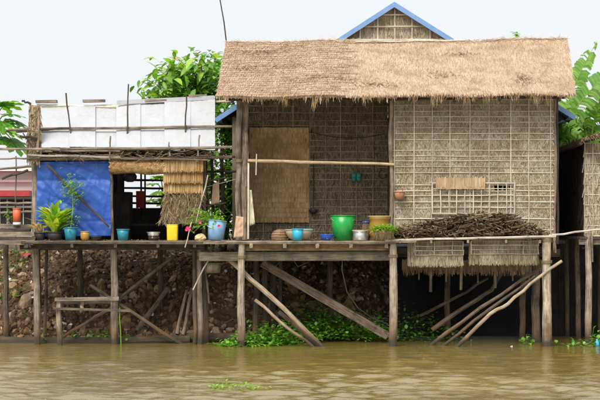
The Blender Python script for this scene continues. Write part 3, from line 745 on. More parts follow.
# ------------------------------------------------------------------ cloth pieces
def sheet(name, mat, label, cat, p00, p10, p11, p01, amp, nu=26, nv=26, seed=0, th=.006, ruff=None, creases=None):
    vs = []; n0 = (p10 - p00).cross(p01 - p00).normalized()
    for j in range(nv + 1):
        for i in range(nu + 1):
            a, b = i / nu, j / nv; q = p00.lerp(p10, a).lerp(p01.lerp(p11, a), b)
            f = noise.fractal(Vector((a * 4 + seed, b * 4, seed)), .9, 2, 4) + (ruff(a, b) if ruff else 0)
            r = abs(noise.noise(Vector((a * 6 + b * 5 + seed, b * 3 - a * 4, 2)))) 
            q = q + n0 * amp * (f + .9 * r); q.z += (amp * .5 * noise.noise(Vector((a * 9, b * 2, seed)))) * (1 if j == 0 else 0)
            if creases:
                for (ca, sa, off, hgt, wd) in creases: q = q + n0 * hgt * math.exp(-abs(a * ca + b * sa - off) / wd)
            vs.append(q)
    nvv = len(vs); vs += [v - n0 * th for v in vs]; fs = []; w = nu + 1
    for j in range(nv):
        for i in range(nu):
            a = j * w + i; fs += [(a, a + 1, a + w + 1, a + w), (nvv + a, nvv + a + w, nvv + a + w + 1, nvv + a + 1)]
    for i in range(nu): fs += [(i, nvv + i, nvv + i + 1, i + 1), (nv * w + i, nv * w + i + 1, nvv + nv * w + i + 1, nvv + nv * w + i)]
    o = MB().add(vs, fs).build(name, mat, None, True)
    return tag(o, label, cat)
sheet('tarpaulin', MT['tarp'], 'bright blue plastic tarpaulin hung as wall across the left hut', 'tarpaulin', P(36, 237, .06), P(111, 236, .06), P(110, 161, .06), P(37, 162, .06), .016, 80, 80, 3, creases=[(math.cos(a_), math.sin(a_), U(-.3, 1.2), U(-.03, .03), U(.012, .05)) for a_ in [rng.choice((U(-.5, .5), U(.6, 1.3), U(-1.2, -.6), 1.57)) for _ in range(34)]])
tag(MB().tube(wpts(P(47, 164, -.03), P(109, 227, -.03), 7, .012), [.024, .022, .022, .02, .02, .019, .018], 7, .05).build('slanting_pole', MT['wood_dark']), 'thin dark pole slanting across the blue tarpaulin', 'pole')
# rolled woven mat
mb = MB(); nseg = 44
A, B = P(110, 166.5, -.02), P(164, 167.5, -.02)
for i in range(nseg):
    for k in range(12):
        an = 2 * math.pi * k / 12 + (i % 2) * math.pi / 12
        r = .115 * (1 + .1 * math.sin(i * .22 + 1)); c = A.lerp(B, (i + .5) / nseg)
        nrm = Vector((0, math.cos(an), math.sin(an)))
        tdir = Vector((0, -math.sin(an), math.cos(an)))
        d1 = (ux + tdir * (1 if (i + k) % 2 else -1)).normalized(); sd1 = d1.cross(nrm)
        p = c + Vector((0, nrm.y * r * .6, nrm.z * r)) - d1 * .027
        mb.blade(p, d1, .055, .032, sd1, 1, Vector())
mb.tube([A + ux * .01, B - ux * .01], .07, 12, ov=1)
tag(mb.build('rolled_mat', MT['blind']), 'rolled woven palm mat tied under the hut eave beside blue tarpaulin', 'mat')
# straw blind in layers
bl = thing('straw_blind', 'golden straw blind hanging in layers in the hut opening', 'blind', P(183, 191, .02))
for i, (ya, yb) in enumerate(((159, 171), (170, 182), (180, 192))):
    mb = MB(); o = P(163.5 + .4 * i, yb, -.03 + .03 * i); w = PX(203) - o.x; h = PZ(ya, 0) - o.z
    mb.box(o + ux * w / 2 + uz * (h * .55) + Vector((0, .015, 0)), (w, .015, h * .85))
    for k in range(420):
        mb.blade(o + ux * U(0, w) + uz * (h + U(-.02, .01)) + fy * U(.0, .02), (-uz + ux * U(-.06, .06)).normalized(), h * U(.95, 1.12), U(.006, .014), ux, .7, fy * U(.02, .06))
    mb.build('straw_layer', MT['blind'], bl)
    MB().tube(wpts(o + uz * h * .93 + fy * .035, o + ux * w + uz * h * .93 + fy * .035, 4, .004), .009, 6).build('binding_rod', MT['bark'], bl)
mb = MB()
for k in range(1500):
    t = rng.random(); x = U(161 + 4 * (1 - t), 203 - 2 * t); y = 190 + t * 30
    mb.blade(P(x, y, U(-.05, .15)), (-uz + ux * U(-.8, .8) + fy * U(-.2, .4)).normalized(), U(.05, .15), U(.006, .018), ux, .4, rv(.03))
c_ = P(183, 224, .08)
mb.lathe(c_, [(.25, 0), (.3, .1), (.28, .35), (.2, .58)], 10, 1.1, .22, wob=.02)
tag(mb.build('straw_bundle', MT['old_straw']), 'ragged grey straw bundle slumped below the golden blind', 'straw', None)

# ------------------------------------------------------------------ vessels
def vessel(name, label, cat, px, pyb, Y, zb, w_px, h_px, mat, taper=.78, rim=True, handle=False, rimmat=None, prof=None, rot=None, group=None, fill=None):
    s = (CAM_D + Y) / CAM_D / PXM; r = w_px * s / 2; h = h_px * s; c = Vector((PX(px, Y), Y, zb))
    rb = r * taper; th = .006
    if prof is None: prof = [(rb, 0), (rb + (r - rb) * .5, h * .5), (r * .99, h - .004)]
    else: prof = [(a * r, b * h) for a, b in prof]
    inner = [(max(a - th, .005), max(b, .012)) for a, b in reversed(prof)]
    fl = .35 if fill is None else fill
    t = thing(name, label, cat, c, group)
    MB().lathe(c, [(.01, 0.001)] + prof + inner + [(.005, .012)], 28, rot=rot).build('body', mat, t, True)
    top = prof[-1]
    if rim:
        rr = [(top[0] - .007, top[1] - .012), (top[0] + .010, top[1] - .012), (top[0] + .012, top[1] + .002), (top[0] - .007, top[1] + .004)]
        MB().lathe(c, rr, 28, rot=rot).build('rim', rimmat or mat, t, True) if False else MB().tube([c + (rot @ Vector((math.cos(a) * top[0], math.sin(a) * top[0], top[1])) if rot else Vector((math.cos(a) * top[0], math.sin(a) * top[0], top[1]))) for a in [2 * math.pi * k / 24 for k in range(25)]], .009, 6, caps=False).build('rim', rimmat or mat, t, True)
    if handle:
        pts = [c + Vector((math.cos(a) * (top[0] + .008), -.25 * math.sin(a) * top[0] - math.sin(a) * top[0] * .55, top[1] - .02 - math.sin(a) * .10)) for a in [math.pi * k / 10 for k in range(11)]]
        MB().tube(pts, .005, 6).build('handle', MT['alu'], t, True)
    if fill is not None:
        MB().lathe(c, [(.01, h * fill - .02), (prof[len(prof) // 2][0] * .92, h * fill - .02), (prof[len(prof) // 2][0] * .92, h * fill), (.01, h * fill + .01)], 16, rot=rot).build('soil', MT['soil'], t)
    return t
D0 = HZ - .016
vessel('bucket', 'large bright green plastic bucket on the porch floor', 'bucket', 343, 238, -.05, D0, 24.5, 25, MT['green_p'], .76, handle=True)
vessel('bucket', 'small cyan plastic bucket on the porch edge before the cream basin', 'bucket', 297.5, 240, -.28, D0, 11.5, 11.5, MT['cyan_p'], .76)
vessel('basin', 'wide cream enamel basin on the porch floor', 'basin', 299, 238, .02, D0, 28, 10.5, MT['cream'], prof=[(.45, 0), (.75, .25), (.92, .65), (1, 1)])
bt = vessel('basin', 'flat turquoise plastic basin sitting inside the cream basin', 'basin', 302.5, 228, .03, D0 + .125, 20, 4.0, MT['cyan_p'], .8)
vessel('bowl', 'small blue plastic bowl beside the green bucket', 'bowl', 326.5, 238, -.2, D0, 13.5, 5.5, MT['blue_p'], prof=[(.5, 0), (.8, .3), (.95, .7), (1, 1)])
pt = vessel('cooking_pot', 'aluminium cooking pot with cream rim on porch edge', 'pot', 360.5, 240, -.28, D0, 16, 10, MT['alu'], prof=[(.85, 0), (.93, .1), (.93, .72), (.9, .76), (1, .8), (1, 1)], rimmat=MT['cream'])
jar = vessel('jar', 'brown jar with blue lid beside the golden pot', 'jar', 366, 229, .3, D0, 9.5, 18, MT['wicker'], prof=[(.75, 0), (1, .3), (1, .7), (.7, .9), (.72, 1)])
jc = wloc(jar); MB().lathe(jc + Vector((0, 0, .29)), [(.01, 0), (.062, 0), (.062, .03), (.01, .034)], 20).build('lid', MT['blue_p'], jar, True)
gp = vessel('water_pot', 'big golden glazed pot with pale rim by the porch corner', 'pot', 379.5, 238, .0, D0, 21.5, 24, MT['gold'], prof=[(.7, 0), (.92, .25), (.97, .55), (.9, .85), (1, .9), (1.02, 1)], rimmat=MT['rim'])
bk = thing('wicker_basket', 'brown domed wicker basket upturned at left of the porch', 'basket', Vector((PX(281, .2), .2, D0)))
bc = wloc(bk); dome = MB().lathe(bc, [(.155, 0), (.165, .05), (.155, .11), (.12, .16), (.06, .185), (.01, .19)], 20, wob=.003).build('basket_body', MT['wicker'], bk)
for z, r in ((.02, .166), (.06, .17), (.10, .163), (.14, .142)):
    MB().tube([bc + Vector((math.cos(a) * r, math.sin(a) * r, z)) for a in [2 * math.pi * k / 22 for k in range(23)]], .0035, 5, caps=False).build('hoop', MT['wicker'], bk)
# --- left hut vessels
D1 = UZ - .004
vessel('bucket', 'dark teal plastic bucket on the left hut deck', 'bucket', 123, 241, -.2, D1, 12.5, 11.5, MT['teal_p'], .74)
vessel('bowl', 'orange-yellow clay bowl beside the blue plant pot', 'bowl', 85, 241, -.2, D1, 9.5, 9, MT['gold'], prof=[(.6, 0), (.95, .3), (1, .7), (.9, 1)])
vessel('bowl', 'flat dark bowl on the deck below the blue tarpaulin', 'bowl', 96, 241, -.2, D1, 11, 4, MT['black'], prof=[(.5, 0), (.85, .4), (1, 1)])
st = vessel('cooking_pan', 'shiny aluminium pan on a small clay stove', 'pan', 153.5, 239, -.24, D1 + .065, 12.5, 4.4, MT['alu'], prof=[(.6, 0), (.9, .35), (1, 1)])
sv = thing('clay_stove', 'small sooty clay stove under the aluminium pan', 'stove', Vector((PX(153.5, -.24), -.24, D1)))
scn = wloc(sv); MB().lathe(scn, [(.075, 0), (.085, .04), (.09, .062), (.07, .063), (.065, .03)], 16).build('body', MT['black'], sv, True)
for k in range(3):
    a = k * 2.1 + .4; MB().box(scn + Vector((math.cos(a) * .082, math.sin(a) * .082, .055)), (.03, .02, .03), Matrix.Rotation(a, 3, 'Z'), .002).build('lug', MT['clay'], sv)
# jerry can
jx = Vector((PX(172.5, -.26), -.26, D1)); jcn = thing('plastic_can', 'bright yellow cut-open plastic can on the left hut deck', 'container', jx)
mb = MB(); hw, hd, hh = .092, .075, .265
vs, fs = [], []
ringp = []
for z, k in ((0, .9), (.015, .96), (hh - .03, 1), (hh, 1), (hh - .002, .94), (.03, .9)):
    for i in range(24):
        a = 2 * math.pi * i / 24; cx, cy = math.cos(a), math.sin(a)
        ex = math.copysign(abs(cx) ** .35, cx); ey = math.copysign(abs(cy) ** .35, cy)
        vs.append(jx + Vector((ex * hw * k, ey * hd * k, z)))
for r in range(5):
    for i in range(24): i2 = (i + 1) % 24; fs.append((r * 24 + i, r * 24 + i2, (r + 1) * 24 + i2, (r + 1) * 24 + i))
fs += [tuple(reversed(range(24))), tuple(range(120, 144))]
mb.add(vs, fs).build('body', MT['yellow_p'], jcn, True)
MB().tube([jx + Vector((math.copysign(abs(math.cos(a)) ** .35, math.cos(a)) * hw, math.copysign(abs(math.sin(a)) ** .35, math.sin(a)) * hd, hh)) for a in [2 * math.pi * k / 24 + .001 for k in range(25)]], .006, 6, caps=False).build('rim', MT['yellow_p'], jcn, True)

# ------------------------------------------------------------------ plants
def rand_dir(zlo=-.3, zhi=1.0):
    a = U(0, 6.283); z = U(zlo, zhi); r = math.sqrt(max(.02, 1 - z * z)); return Vector((r * math.cos(a), r * math.sin(a), z))
leafmeshes = {}
def leaf_mesh(key, L, w, mat, droop=.25, fold=.25, prof=None):
    k = (key,)
    if k not in leafmeshes:
        mb = MB(); mb.leaf(Vector(), Vector((0, 1, 0)), uz, L, w, droop, fold=fold, prof=prof); leafmeshes[k] = mb.mesh('leaf', mat, (0, 0, 0), True)
    return leafmeshes[k]
def put_leaf(me, parent, p, d, roll=0, s=1.0, name='leaf'):
    o = bpy.data.objects.new(name, me); col.objects.link(o); o.parent = parent; o.location = Vector(p) - wloc(parent)
    d = Vector(d).normalized(); q = d.to_track_quat('Y', 'Z'); o.rotation_mode = 'QUATERNION'
    from mathutils import Quaternion
    o.rotation_quaternion = q @ Quaternion((0, 1, 0), roll); o.scale = (s, s, s); return o
def limb(mb, a, b, r0, r1, k=6, j=.04): mb.tube(wpts(a, b, k, j), [r0 + (r1 - r0) * i / (k - 1) for i in range(k)], 7, .06)
# big-leaf tree behind the hut
T0 = Vector((PX(205, 4.6), 4.6, 1.45)); tree = thing('broadleaf_tree', 'bushy green broad-leaved tree rising behind the white metal roof', 'tree', T0)
mb = MB(); top = P(205, 95, 4.6); limb(mb, T0 - uz * .2, top, .12, .07)
ends = []
for (px, py) in ((165, 95), (176, 82), (187, 72), (201, 66), (214, 68), (225, 78), (182, 94), (205, 79), (161, 86), (195, 87), (218, 90), (171, 77)):
    e = P(px, py, 4.6 + U(-.7, .7)); limb(mb, top + rv(.05) - uz * U(0, .6), e, .04, .012, 6, .05); ends.append(e)
mb.build('trunk', MT['bark'], tree)
mb = MB()
def inside(px, py):   # silhouette of the crown in plan: dome
    return True
cr_pts = []
while len(cr_pts) < 1500:
    e = rng.choice(ends); p = e + Vector((rng.gauss(0, .22), rng.gauss(0, .3), rng.gauss(0, .2) - .08)); cr_pts.append(p)
for p in cr_pts[:1500]:
    d = rand_dir(-.6, .5); mb.leaf(p + Vector((0, .1, -.03)), d, uz, U(.14, .25), U(.06, .1), .35, fold=.2)
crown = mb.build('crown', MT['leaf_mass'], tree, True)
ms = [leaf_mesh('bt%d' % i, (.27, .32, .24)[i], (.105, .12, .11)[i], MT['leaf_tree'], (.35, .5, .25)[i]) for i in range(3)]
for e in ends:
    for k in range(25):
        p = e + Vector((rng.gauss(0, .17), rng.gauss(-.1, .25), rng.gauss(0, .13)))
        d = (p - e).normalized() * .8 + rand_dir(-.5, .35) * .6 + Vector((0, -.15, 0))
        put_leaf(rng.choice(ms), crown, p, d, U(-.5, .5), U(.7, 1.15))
mb = MB()
for px, py in ((198, 54), (183, 69), (213, 56), (150, 97), (176, 60)):
    for k in range(4): mb.leaf(P(px, py, 4.4), rand_dir(-.2, .8), uz, .12, .05)
mb.build('young_leaves', MT['orange_petal'], tree, True)
# dark shrubbery in the gap
def foliage(name, label, cat, spots, n, mat, L, W, trunk_from, kind=None, seedY=.4):
    t = thing(name, label, cat, trunk_from); mb = MB()
    for s_ in spots: limb(mb, Vector(trunk_from), s_[0], .035, .01, 5, .05)
    mb.build('trunk', MT['bark'], t); mb = MB()
    for (c, r) in spots:
        for k in range(n):
            p = c + Vector((rng.gauss(0, r * .5), rng.gauss(0, seedY * .5), rng.gauss(0, r * .5)))
            mb.leaf(p, rand_dir(-.6, .6), uz, L * U(.6, 1.2), W * U(.7, 1.2), .3, fold=.2)
    mb.build('crown', mat, t, True); return t
foliage('garden_shrub', 'dark green shrub in the gap between hut and thatched house', 'shrub', [(P(220, 120, 3.6), .45), (P(228, 150, 3.4), .5), (P(215, 185, 3.5), .5), (P(230, 200, 3.4), .5), (P(222, 225, 3.3), .45), (P(236, 130, 3.4), .35), (P(234, 175, 3.2), .45)], 330, MT['leaf_mass'], .2, .08, (PX(224, 3.5), 3.5, 1.4))
# papaya plants
def papaya_leaf(p, d, Ls, parent, mat):
    mb = MB(); d = d.normalized(); sd = d.cross(uz).normalized(); up = sd.cross(d)
    for ang in (-125, -85, -48, -16, 16, 48, 85, 125):
        a = R(ang); dd = d * math.cos(a) + sd * math.sin(a); L = Ls * (1.0 - .25 * abs(ang) / 125) * U(.85, 1.1)
        mb.leaf(p, dd, up, L, L * .5, .18, fold=.1, prof=[.3, .55, 1, .45, .75, .05])
    return mb.build('leaf', mat, parent, False)
def papaya(name, label, base, top, spots, Ls, mat):
    t = thing(name, label, 'tree', base); mb = MB(); mb.tube(wpts(base, top, 6, .02), [.06, .055, .05, .05, .045, .03], 8, .05)
    cr = mb.build('trunk', MT['bark'], t)
    tops = MB()
    for (p, d) in spots:
        tops.tube([top, top.lerp(p, .5) + uz * .08, p], .011, 5)
    crn = tops.build('crown', MT['leaf_light'], t)
    for (p, d) in spots: papaya_leaf(p, Vector(d), Ls * U(.85, 1.15), crn, mat)
    return t
papaya('papaya_tree', 'papaya tree with lobed leaves at the left edge beside the hut roof', Vector((PX(-8, 2), 2.0, 1.45)), P(-6, 128, 2.0),
       [(P(3, 106, 1.8), (.5, -.6, .3)), (P(10, 114, 1.7), (.9, -.5, -.1)), (P(3, 122, 1.6), (.4, -.8, -.4)), (P(16, 121, 1.8), (.9, -.3, -.45)), (P(2, 138, 1.7), (.6, -.6, -.3)), (P(13, 141, 1.7), (.7, -.5, -.6)), (P(-10, 112, 1.9), (-.6, -.5, .1)), (P(-14, 130, 1.7), (-.6, -.6, -.3)), (P(6, 130, 2.2), (.6, .3, -.2))], .40, MT['leaf_water'])
papaya('papaya_tree', 'papaya leaves seen through the window of the left hut', Vector((PX(163, 3.2), 3.2, 1.45)), P(163, 192, 3.2),
       [(P(153, 184, 3.1), (-.6, -.6, .1)), (P(160, 178, 3.1), (.1, -.8, .3)), (P(158, 192, 3.0), (-.4, -.7, -.3)), (P(168, 186, 3.1), (.6, -.6, 0)), (P(150, 200, 3.1), (-.7, -.5, -.3)), (P(165, 200, 3.0), (.2, -.8, -.5))], .26, MT['leaf_light'])
# banana plants right
def banana_leaf(pts, W, parent, torn=.25, edge=None):
    mb = MB(); n = 90; pts = [Vector(p) for p in pts]
    def cv(t):
        a, b, c, d = pts; return a * (1 - t) ** 3 + b * 3 * t * (1 - t) ** 2 + c * 3 * t * t * (1 - t) + d * t ** 3
    sidev = None
    grow = 0; gap = [0, 0]
    lf = None
    for i in range(n):
        t = .1 + .9 * i / n; p = cv(t); q = cv(min(1, t + .9 / n + .002)); tg = (q - p).normalized()
        sd = tg.cross(Vector((0, -1, .6))).normalized()
        wv = W * math.sin(math.pi * min(1, (t - .06) / .94)) ** .55 * (1 if t < .93 else .7)
        for s in (-1, 1):
            k = 0 if s < 0 else 1
            if gap[k] > 0: gap[k] -= 1; continue
            if U(0, 1) < torn * .35: gap[k] = rng.choice((1, 1, 2, 3)); continue
            hang = .35 + .5 * noise.noise(Vector((t * 6, s * 3, pts[0].x)))
            dd = (sd * s + tg * .35 - uz * hang).normalized()
            e0 = p + dd * wv * U(.85, 1.05); e1 = q + dd * wv * U(.85, 1.05)
            m0, m1 = p + (sd * s + tg * .25).normalized() * wv * .5 + uz * .02, q + (sd * s + tg * .25).normalized() * wv * .5 + uz * .02
            mb.add([p, q, m1, m0, e1, e0], [(0, 1, 2, 3), (3, 2, 4, 5)], [[(.55, 0), (.55, 1), (.8, 1), (.8, 0)], [(.8, 0), (.8, 1), (1, 1), (1, 0)]])
    o = mb.build('leaf', MT['leaf_banana'], parent, False)
    MB().tube([cv(k / 12) for k in range(13)], [.022 - .0016 * k for k in range(13)], 6).build('midrib', MT['leaf_light'], parent)
    return o
def banana(label, bx, by, leaves, group='banana plants beyond the right houses'):
    base = Vector((bx, by, 1.4)); t = thing('banana_plant', label, 'plant', base, group)
    top = base + Vector((.05, 0, 1.7)); MB().tube(wpts(base, top, 6, .015), [.11, .10, .09, .085, .07, .05], 10, .05).build('trunk', MT['leaf_light'], t)
    for pts, W, torn in leaves: banana_leaf([top] + pts, W, t, torn)
bY = 4.0
banana('banana plant with tall torn leaf rising right of the thatched roof', PX(556, bY), bY, [
    ([P(560, 110, bY), P(575, 80, bY - .2), P(597, 41, bY - .1)], .21, .22),
    ([P(562, 115, bY), P(585, 92, bY - .3), P(618, 66, bY - .3)], .27, .3),
    ([P(556, 120, bY), P(553, 90, bY + .2), P(545, 78, bY + .4)], .15, .3),
    ([P(560, 125, bY), P(572, 115, bY - .5), P(582, 140, bY - .6)], .2, .5)])
banana('banana plant with drooping torn fronds above the right hut roof', PX(588, bY + .3), bY + .3, [
    ([P(592, 108, bY), P(602, 85, bY - .2), P(625, 66, bY)], .27, .3),
    ([P(586, 112, bY), P(578, 100, bY - .3), P(562, 128, bY - .5)], .24, .4),
    ([P(590, 110, bY), P(600, 96, bY - .4), P(614, 112, bY - .5)], .24, .9),
    ([P(586, 118, bY), P(575, 112, bY), P(560, 150, bY - .2)], .24, .4),
    ([P(588, 118, bY), P(572, 125, bY), P(572, 165, bY - .2)], .2, .4)])
foliage('garden_shrub', 'dark green undergrowth below the banana plants', 'shrub', [(P(563, 140, 4.3), .4), (P(575, 150, 4.5), .5), (P(566, 165, 4.2), .4), (P(590, 135, 4.8), .35), (P(600, 150, 4.8), .4)], 260, MT['leaf_dark'], .24, .09, (PX(570, 4.4), 4.4, 1.4))
foliage('treetop', 'single green treetop sprig showing above the thatch ridge', 'tree', [(P(517, 34.5, 7), .06)], 14, MT['leaf_tree'], .14, .09, (PX(517, 7.3), 7.3, 1.4), seedY=.1)

# potted plants
def strap_plant(name, label, base, n, L, W, mat, pot, spread=1.0, lift=(.5, 1.2), cat='plant', hgt=None):
    t = thing(name, label, cat, base)
    prof = [.35, .8, 1, .85, .5, .04]
    mb = MB(); 
    for k in range(5):
        a = U(0, 6.28); mb.tube([base + Vector((math.cos(a) * .04, math.sin(a) * .04, -.03)), base + Vector((math.cos(a) * .07, math.sin(a) * .07, L * .5))], .008, 5)
    st_ = mb.build('stem', mat, t)
    me = [leaf_mesh(label + str(i), L * (1, .85, .7)[i], W, mat, (.45, .3, .6)[i], .35, prof) for i in range(3)]
    for k in range(n):
        a = U(0, 6.28); z = U(*lift); sp_ = .05 if hgt is None else U(.02, .17); zz_ = U(0, hgt or L * .55); p = base + Vector((math.cos(a) * sp_ * min(1, .4 + zz_ * 2.5), math.sin(a) * sp_ * .6, zz_))
        put_leaf(rng.choice(me), t, p, Vector((math.cos(a) * spread, math.sin(a) * spread * .7, z)), U(-.4, .4), U(.7, 1.1))
    return t
pot1 = vessel('plant_pot', 'dark clay pot holding the big yellow-green leafy plant', 'pot', 55, 240, -.12, D1, 17, 8.5, MT['black'], .8, fill=.85)
strap_plant('leafy_plant', 'big yellow-green leafy plant in front of the blue tarpaulin', Vector((PX(55, -.12), -.12, D1 + .12)), 110, .30, .085, MT['leaf_croton'], pot1, spread=1.0, lift=(.5, 2.4), hgt=.34)
pd = vessel('plant_pot', 'small dark pot with dry drooping leaves at the left hut post', 'pot', 40, 240, -.14, D1, 11, 8, MT['black'], .8, fill=.85)
strap_plant('dry_plant', 'dry straw-coloured plant beside the left hut post', Vector((PX(40.5, -.14), -.14, D1 + .1)), 18, .3, .04, MT['leaf_dry'], pd, lift=(.3, 1))
bp = vessel('plant_pot', 'blue plastic plant pot before the blue tarpaulin', 'pot', 70.5, 241, -.24, D1, 13, 13, MT['teal_p'], .74, fill=.85)
b0 = Vector((PX(70.5, -.24), -.24, D1 + .18)); sap = thing('slender_sapling', 'slender small-leaved sapling growing from the blue pot', 'plant', b0)
mb = MB(); tipp = P(72, 180, -.15); mid = P(73, 208, -.2); mb.tube([b0, mid, tipp], .007, 5); st_ = mb.build('stem', MT['leaf_light'], sap)
mb = MB()
for k in range(190):
    e = mid.lerp(tipp, U(.35, 1.05)) + Vector((rng.gauss(0, .10), rng.gauss(0, .07), rng.gauss(0, .07)))
    mb.leaf(e, rand_dir(-.4, .4), uz, U(.05, .10), U(.02, .035), .3)
for k in range(16):
    q = mid.lerp(tipp, U(.3, 1)); mb.tube([q, q + Vector((U(-.22, .22), U(-.1, .1), U(-.02, .14)))], .0025, 4)
for k in range(55): mb.leaf(b0 + Vector((rng.gauss(0, .06), rng.gauss(0, .05), U(0, .25))), rand_dir(-.2, .7), uz, U(.05, .09), U(.02, .03), .3)
mb.build('foliage', MT['leaf_light'], sap, True)
tilt = Matrix.Rotation(R(5), 3, 'Y') @ Matrix.Rotation(R(-3), 3, 'X')
vb = vessel('bucket', 'pale blue plastic bucket used as planter beside the house post', 'bucket', 215.5, 246, -.26, UZ + .005, 19, 19.5, MT['pale_p'], .78, handle=True, rot=tilt, fill=.9)
fb = Vector((PX(214, -.26), -.26, UZ + .28)); fp = thing('flowering_plant', 'sprawling flowering plant with pink blooms in the pale blue bucket', 'plant', fb)
mb = MB(); ml = MB(); mp = MB()
for k in range(44):
    e = P(U(184, 226), U(208, 233), U(-.45, -.1)); m_ = fb.lerp(e, .5) + uz * U(.02, .12); mb.tube([fb, m_, e], .004, 5)
    for q in range(11): ml.leaf(fb.lerp(m_, U(.5, 1)).lerp(e, U(0, 1)) + rv(.02), rand_dir(-.3, .8), uz, U(.04, .08), U(.018, .03), .3)
for (px, py) in ((187.5, 227.5), (189.5, 229), (219, 226), (200, 222), (186.5, 229.5)):
    for k in range(6): a = k * 1.05; mp.leaf(P(px, py, -.42), Vector((math.cos(a), -.5, math.sin(a))), fy, .032, .03, .1)
mb.build('stems', MT['leaf_light'], fp); ml.build('foliage', MT['leaf_light'], fp, True); mp.build('blooms', MT['pink'], fp)
# grass-like hanging plant on porch corner
gb_ = thing('hanging_plant', 'bright green fern-like plant with hanging roots at the porch corner', 'plant', P(384, 231, -.44)); g0_ = wloc(gb_)
mb = MB()
for k in range(240):
    a = U(0, 6.28); mb.leaf(g0_ + Vector((U(-.16, .16), U(-.05, .05), U(-.05, .03))), Vector((math.cos(a) * .7, math.sin(a) * .5 - .1, U(.2, 1.4))), uz, U(.16, .32), U(.016, .028), .5, prof=[.5, 1, .9, .6, .05])
mb.build('foliage', MT['leaf_light'], gb_, True)
mb = MB(); mb.lathe(g0_ + Vector((0, 0, -.09)), [(.05, -.03), (.14, .0), (.18, .06), (.17, .1)], 14, 1, .5, wob=.008)
for k in range(170): mb.blade(g0_ + Vector((U(-.16, .16), U(-.09, .0), U(-.06, 0))), (-uz + ux * U(-.5, .5)).normalized(), U(.05, .14), .006, ux, .3, fy * U(0, .03))
mb.build('root_ball', MT['old_straw'], gb_)
# hanging tub under the deck
ht = vessel('hanging_tub', 'shallow mossy tub with small plants hanging under the hut deck', 'tub', 213, 273, -.05, PZ(273, -.05), 17, 10, MT['wood_moss'], .85, fill=.9)
hc = wloc(ht)
for s in (-1, 1): MB().tube([hc + Vector((s * .13, 0, .16)), hc + Vector((s * .10, .02, UZ - hc.z - .05))], .004, 5).build('hanger', MT['cable'], ht)
mb = MB()
for k in range(60): mb.leaf(hc + Vector((U(-.1, .1), U(-.1, .1), .15)), rand_dir(0, 1), uz, U(.04, .08), .03)
mb.build('sprouts', MT['leaf_water'], ht, True)
# wall pot
wp = vessel('wall_pot', 'small terracotta pot hung on the corner of the woven wall', 'pot', 399.5, 199, -.07, PZ(199.5, -.07), 11.5, 8, MT['clay'], .7, fill=.8)
wc = wloc(wp); mb = MB()
for k in range(26): mb.leaf(wc + Vector((U(-.05, .05), U(-.05, .05), .1)), rand_dir(.1, 1), uz, U(.04, .08), .025)
mb.build('sprouts', MT['leaf_light'], wp, True); MB().tube([wc + Vector((-.08, .02, .11)), wc + Vector((0, .1, .24)), wc + Vector((.08, .02, .11))], .004, 5).build('hanger', MT['cable'], wp)

# ------------------------------------------------------------------ firewood
def heap_top(px):
    pts = [(393, 234), (402, 227), (440, 219), (462, 215), (482, 212), (507, 213), (524, 222), (546, 235)]
    for (a, ya), (b, yb) in zip(pts, pts[1:]):
        if a <= px <= b: return ya + (yb - ya) * (px - a) / (b - a)
    return 237
def stick(mb, px, py, Y, L, r):
    c = P(px, py, Y); yaw = rng.gauss(0, .5) if U(0, 1) < .35 else rng.gauss(1.57, .55); pit = U(-.35, .35)
    d = Vector((math.cos(yaw) * math.cos(pit), math.sin(yaw) * math.cos(pit) * .8, math.sin(pit))).normalized()
    a, b = c - d * L / 2, c + d * L / 2
    a.y = min(max(a.y, -.50 - U(0, .06)), -.02); b.y = min(max(b.y, -.50 - U(0, .06)), -.02)
    mb.tube([a, c + rv(.008), b], [r * U(.8, 1.1), r, r * U(.7, 1.1)], 6, .18)
mb = MB()
for k in range(1900):
    px = U(394, 544); tp = heap_top(px); py = U(tp + 1.5, 236.5); stick(mb, px, py, U(-.30, -.08), U(.12, .4), U(.005, .012))
tag(mb.build('firewood_heap', MT['firewood']), 'heap of dark dry firewood on the shelf below the lattice window', 'firewood', None, 'stuff')
for k in range(170):
    mb = MB(); px = U(400, 536); tp = heap_top(px); py = U(tp, 235); stick(mb, px, py, U(-.42, -.26) if py > tp + 4 else U(-.3, -.12), U(.12, .32), U(.007, .014))
    tag(mb.build('firewood_stick', MT['firewood']), 'dark firewood stick on the outside of the heap below the lattice window', 'firewood', 'firewood sticks on the shelf')

# ------------------------------------------------------------------ porch mat, hangings
mo = P(249.5, 222, BY - .06); mw = PX(309, BY - .06) - mo.x; mh = PZ(128, BY - .06) - mo.z
mat_t = thing('palm_mat', 'tan palm-leaf mat standing against the porch back wall', 'mat', mo + ux * mw / 2)
mrows = 19
mb = MB().box(mo + ux * mw / 2 + uz * mh / 2 + Vector((0, .02, 0)), (mw, .012, mh)).build('backing', MT['mat'], mat_t)
for r in range(mrows):
    mb = MB(); y0 = mh * r / mrows; rh_ = mh / mrows
    for k in range(230):
        x = U(0, mw - .012); p = mo + ux * (x + .006) + uz * (y0 + rh_ * U(1.0, 1.12)) + fy * U(.004, .010)
        mb.blade(p, (-uz + ux * U(-.04, .04)).normalized(), rh_ * U(1.02, 1.22), U(.008, .03), ux, U(.85, 1), fy * U(.004, .012))
    mb.build('leaf_row', MT['mat'], mat_t)
sheet('hanging_cloth', MT['cloth_pale'], 'pale yellow cloth hanging beside the white porch pole', 'cloth', P(249.5, 226, .0), P(255, 224, .0), P(251.5, 190, .0), P(249.5, 190, .0), .03, 8, 14, 6)
sheet('hanging_cloth', MT['cloth_tan'], 'tan cloth draped over the post beam at the porch corner', 'cloth', P(233.5, 238, -.42), P(243, 237, -.42), P(243.5, 217, -.40), P(236, 216, -.40), .025, 10, 12, 9)
sheet('hanging_cloth', MT['cloth_tan'], 'tan cloth hanging from a line between hut and house', 'cloth', P(211, 205, .4), P(219.5, 203, .4), P(219, 181, .4), P(213, 184, .4), .025, 10, 12, 12)
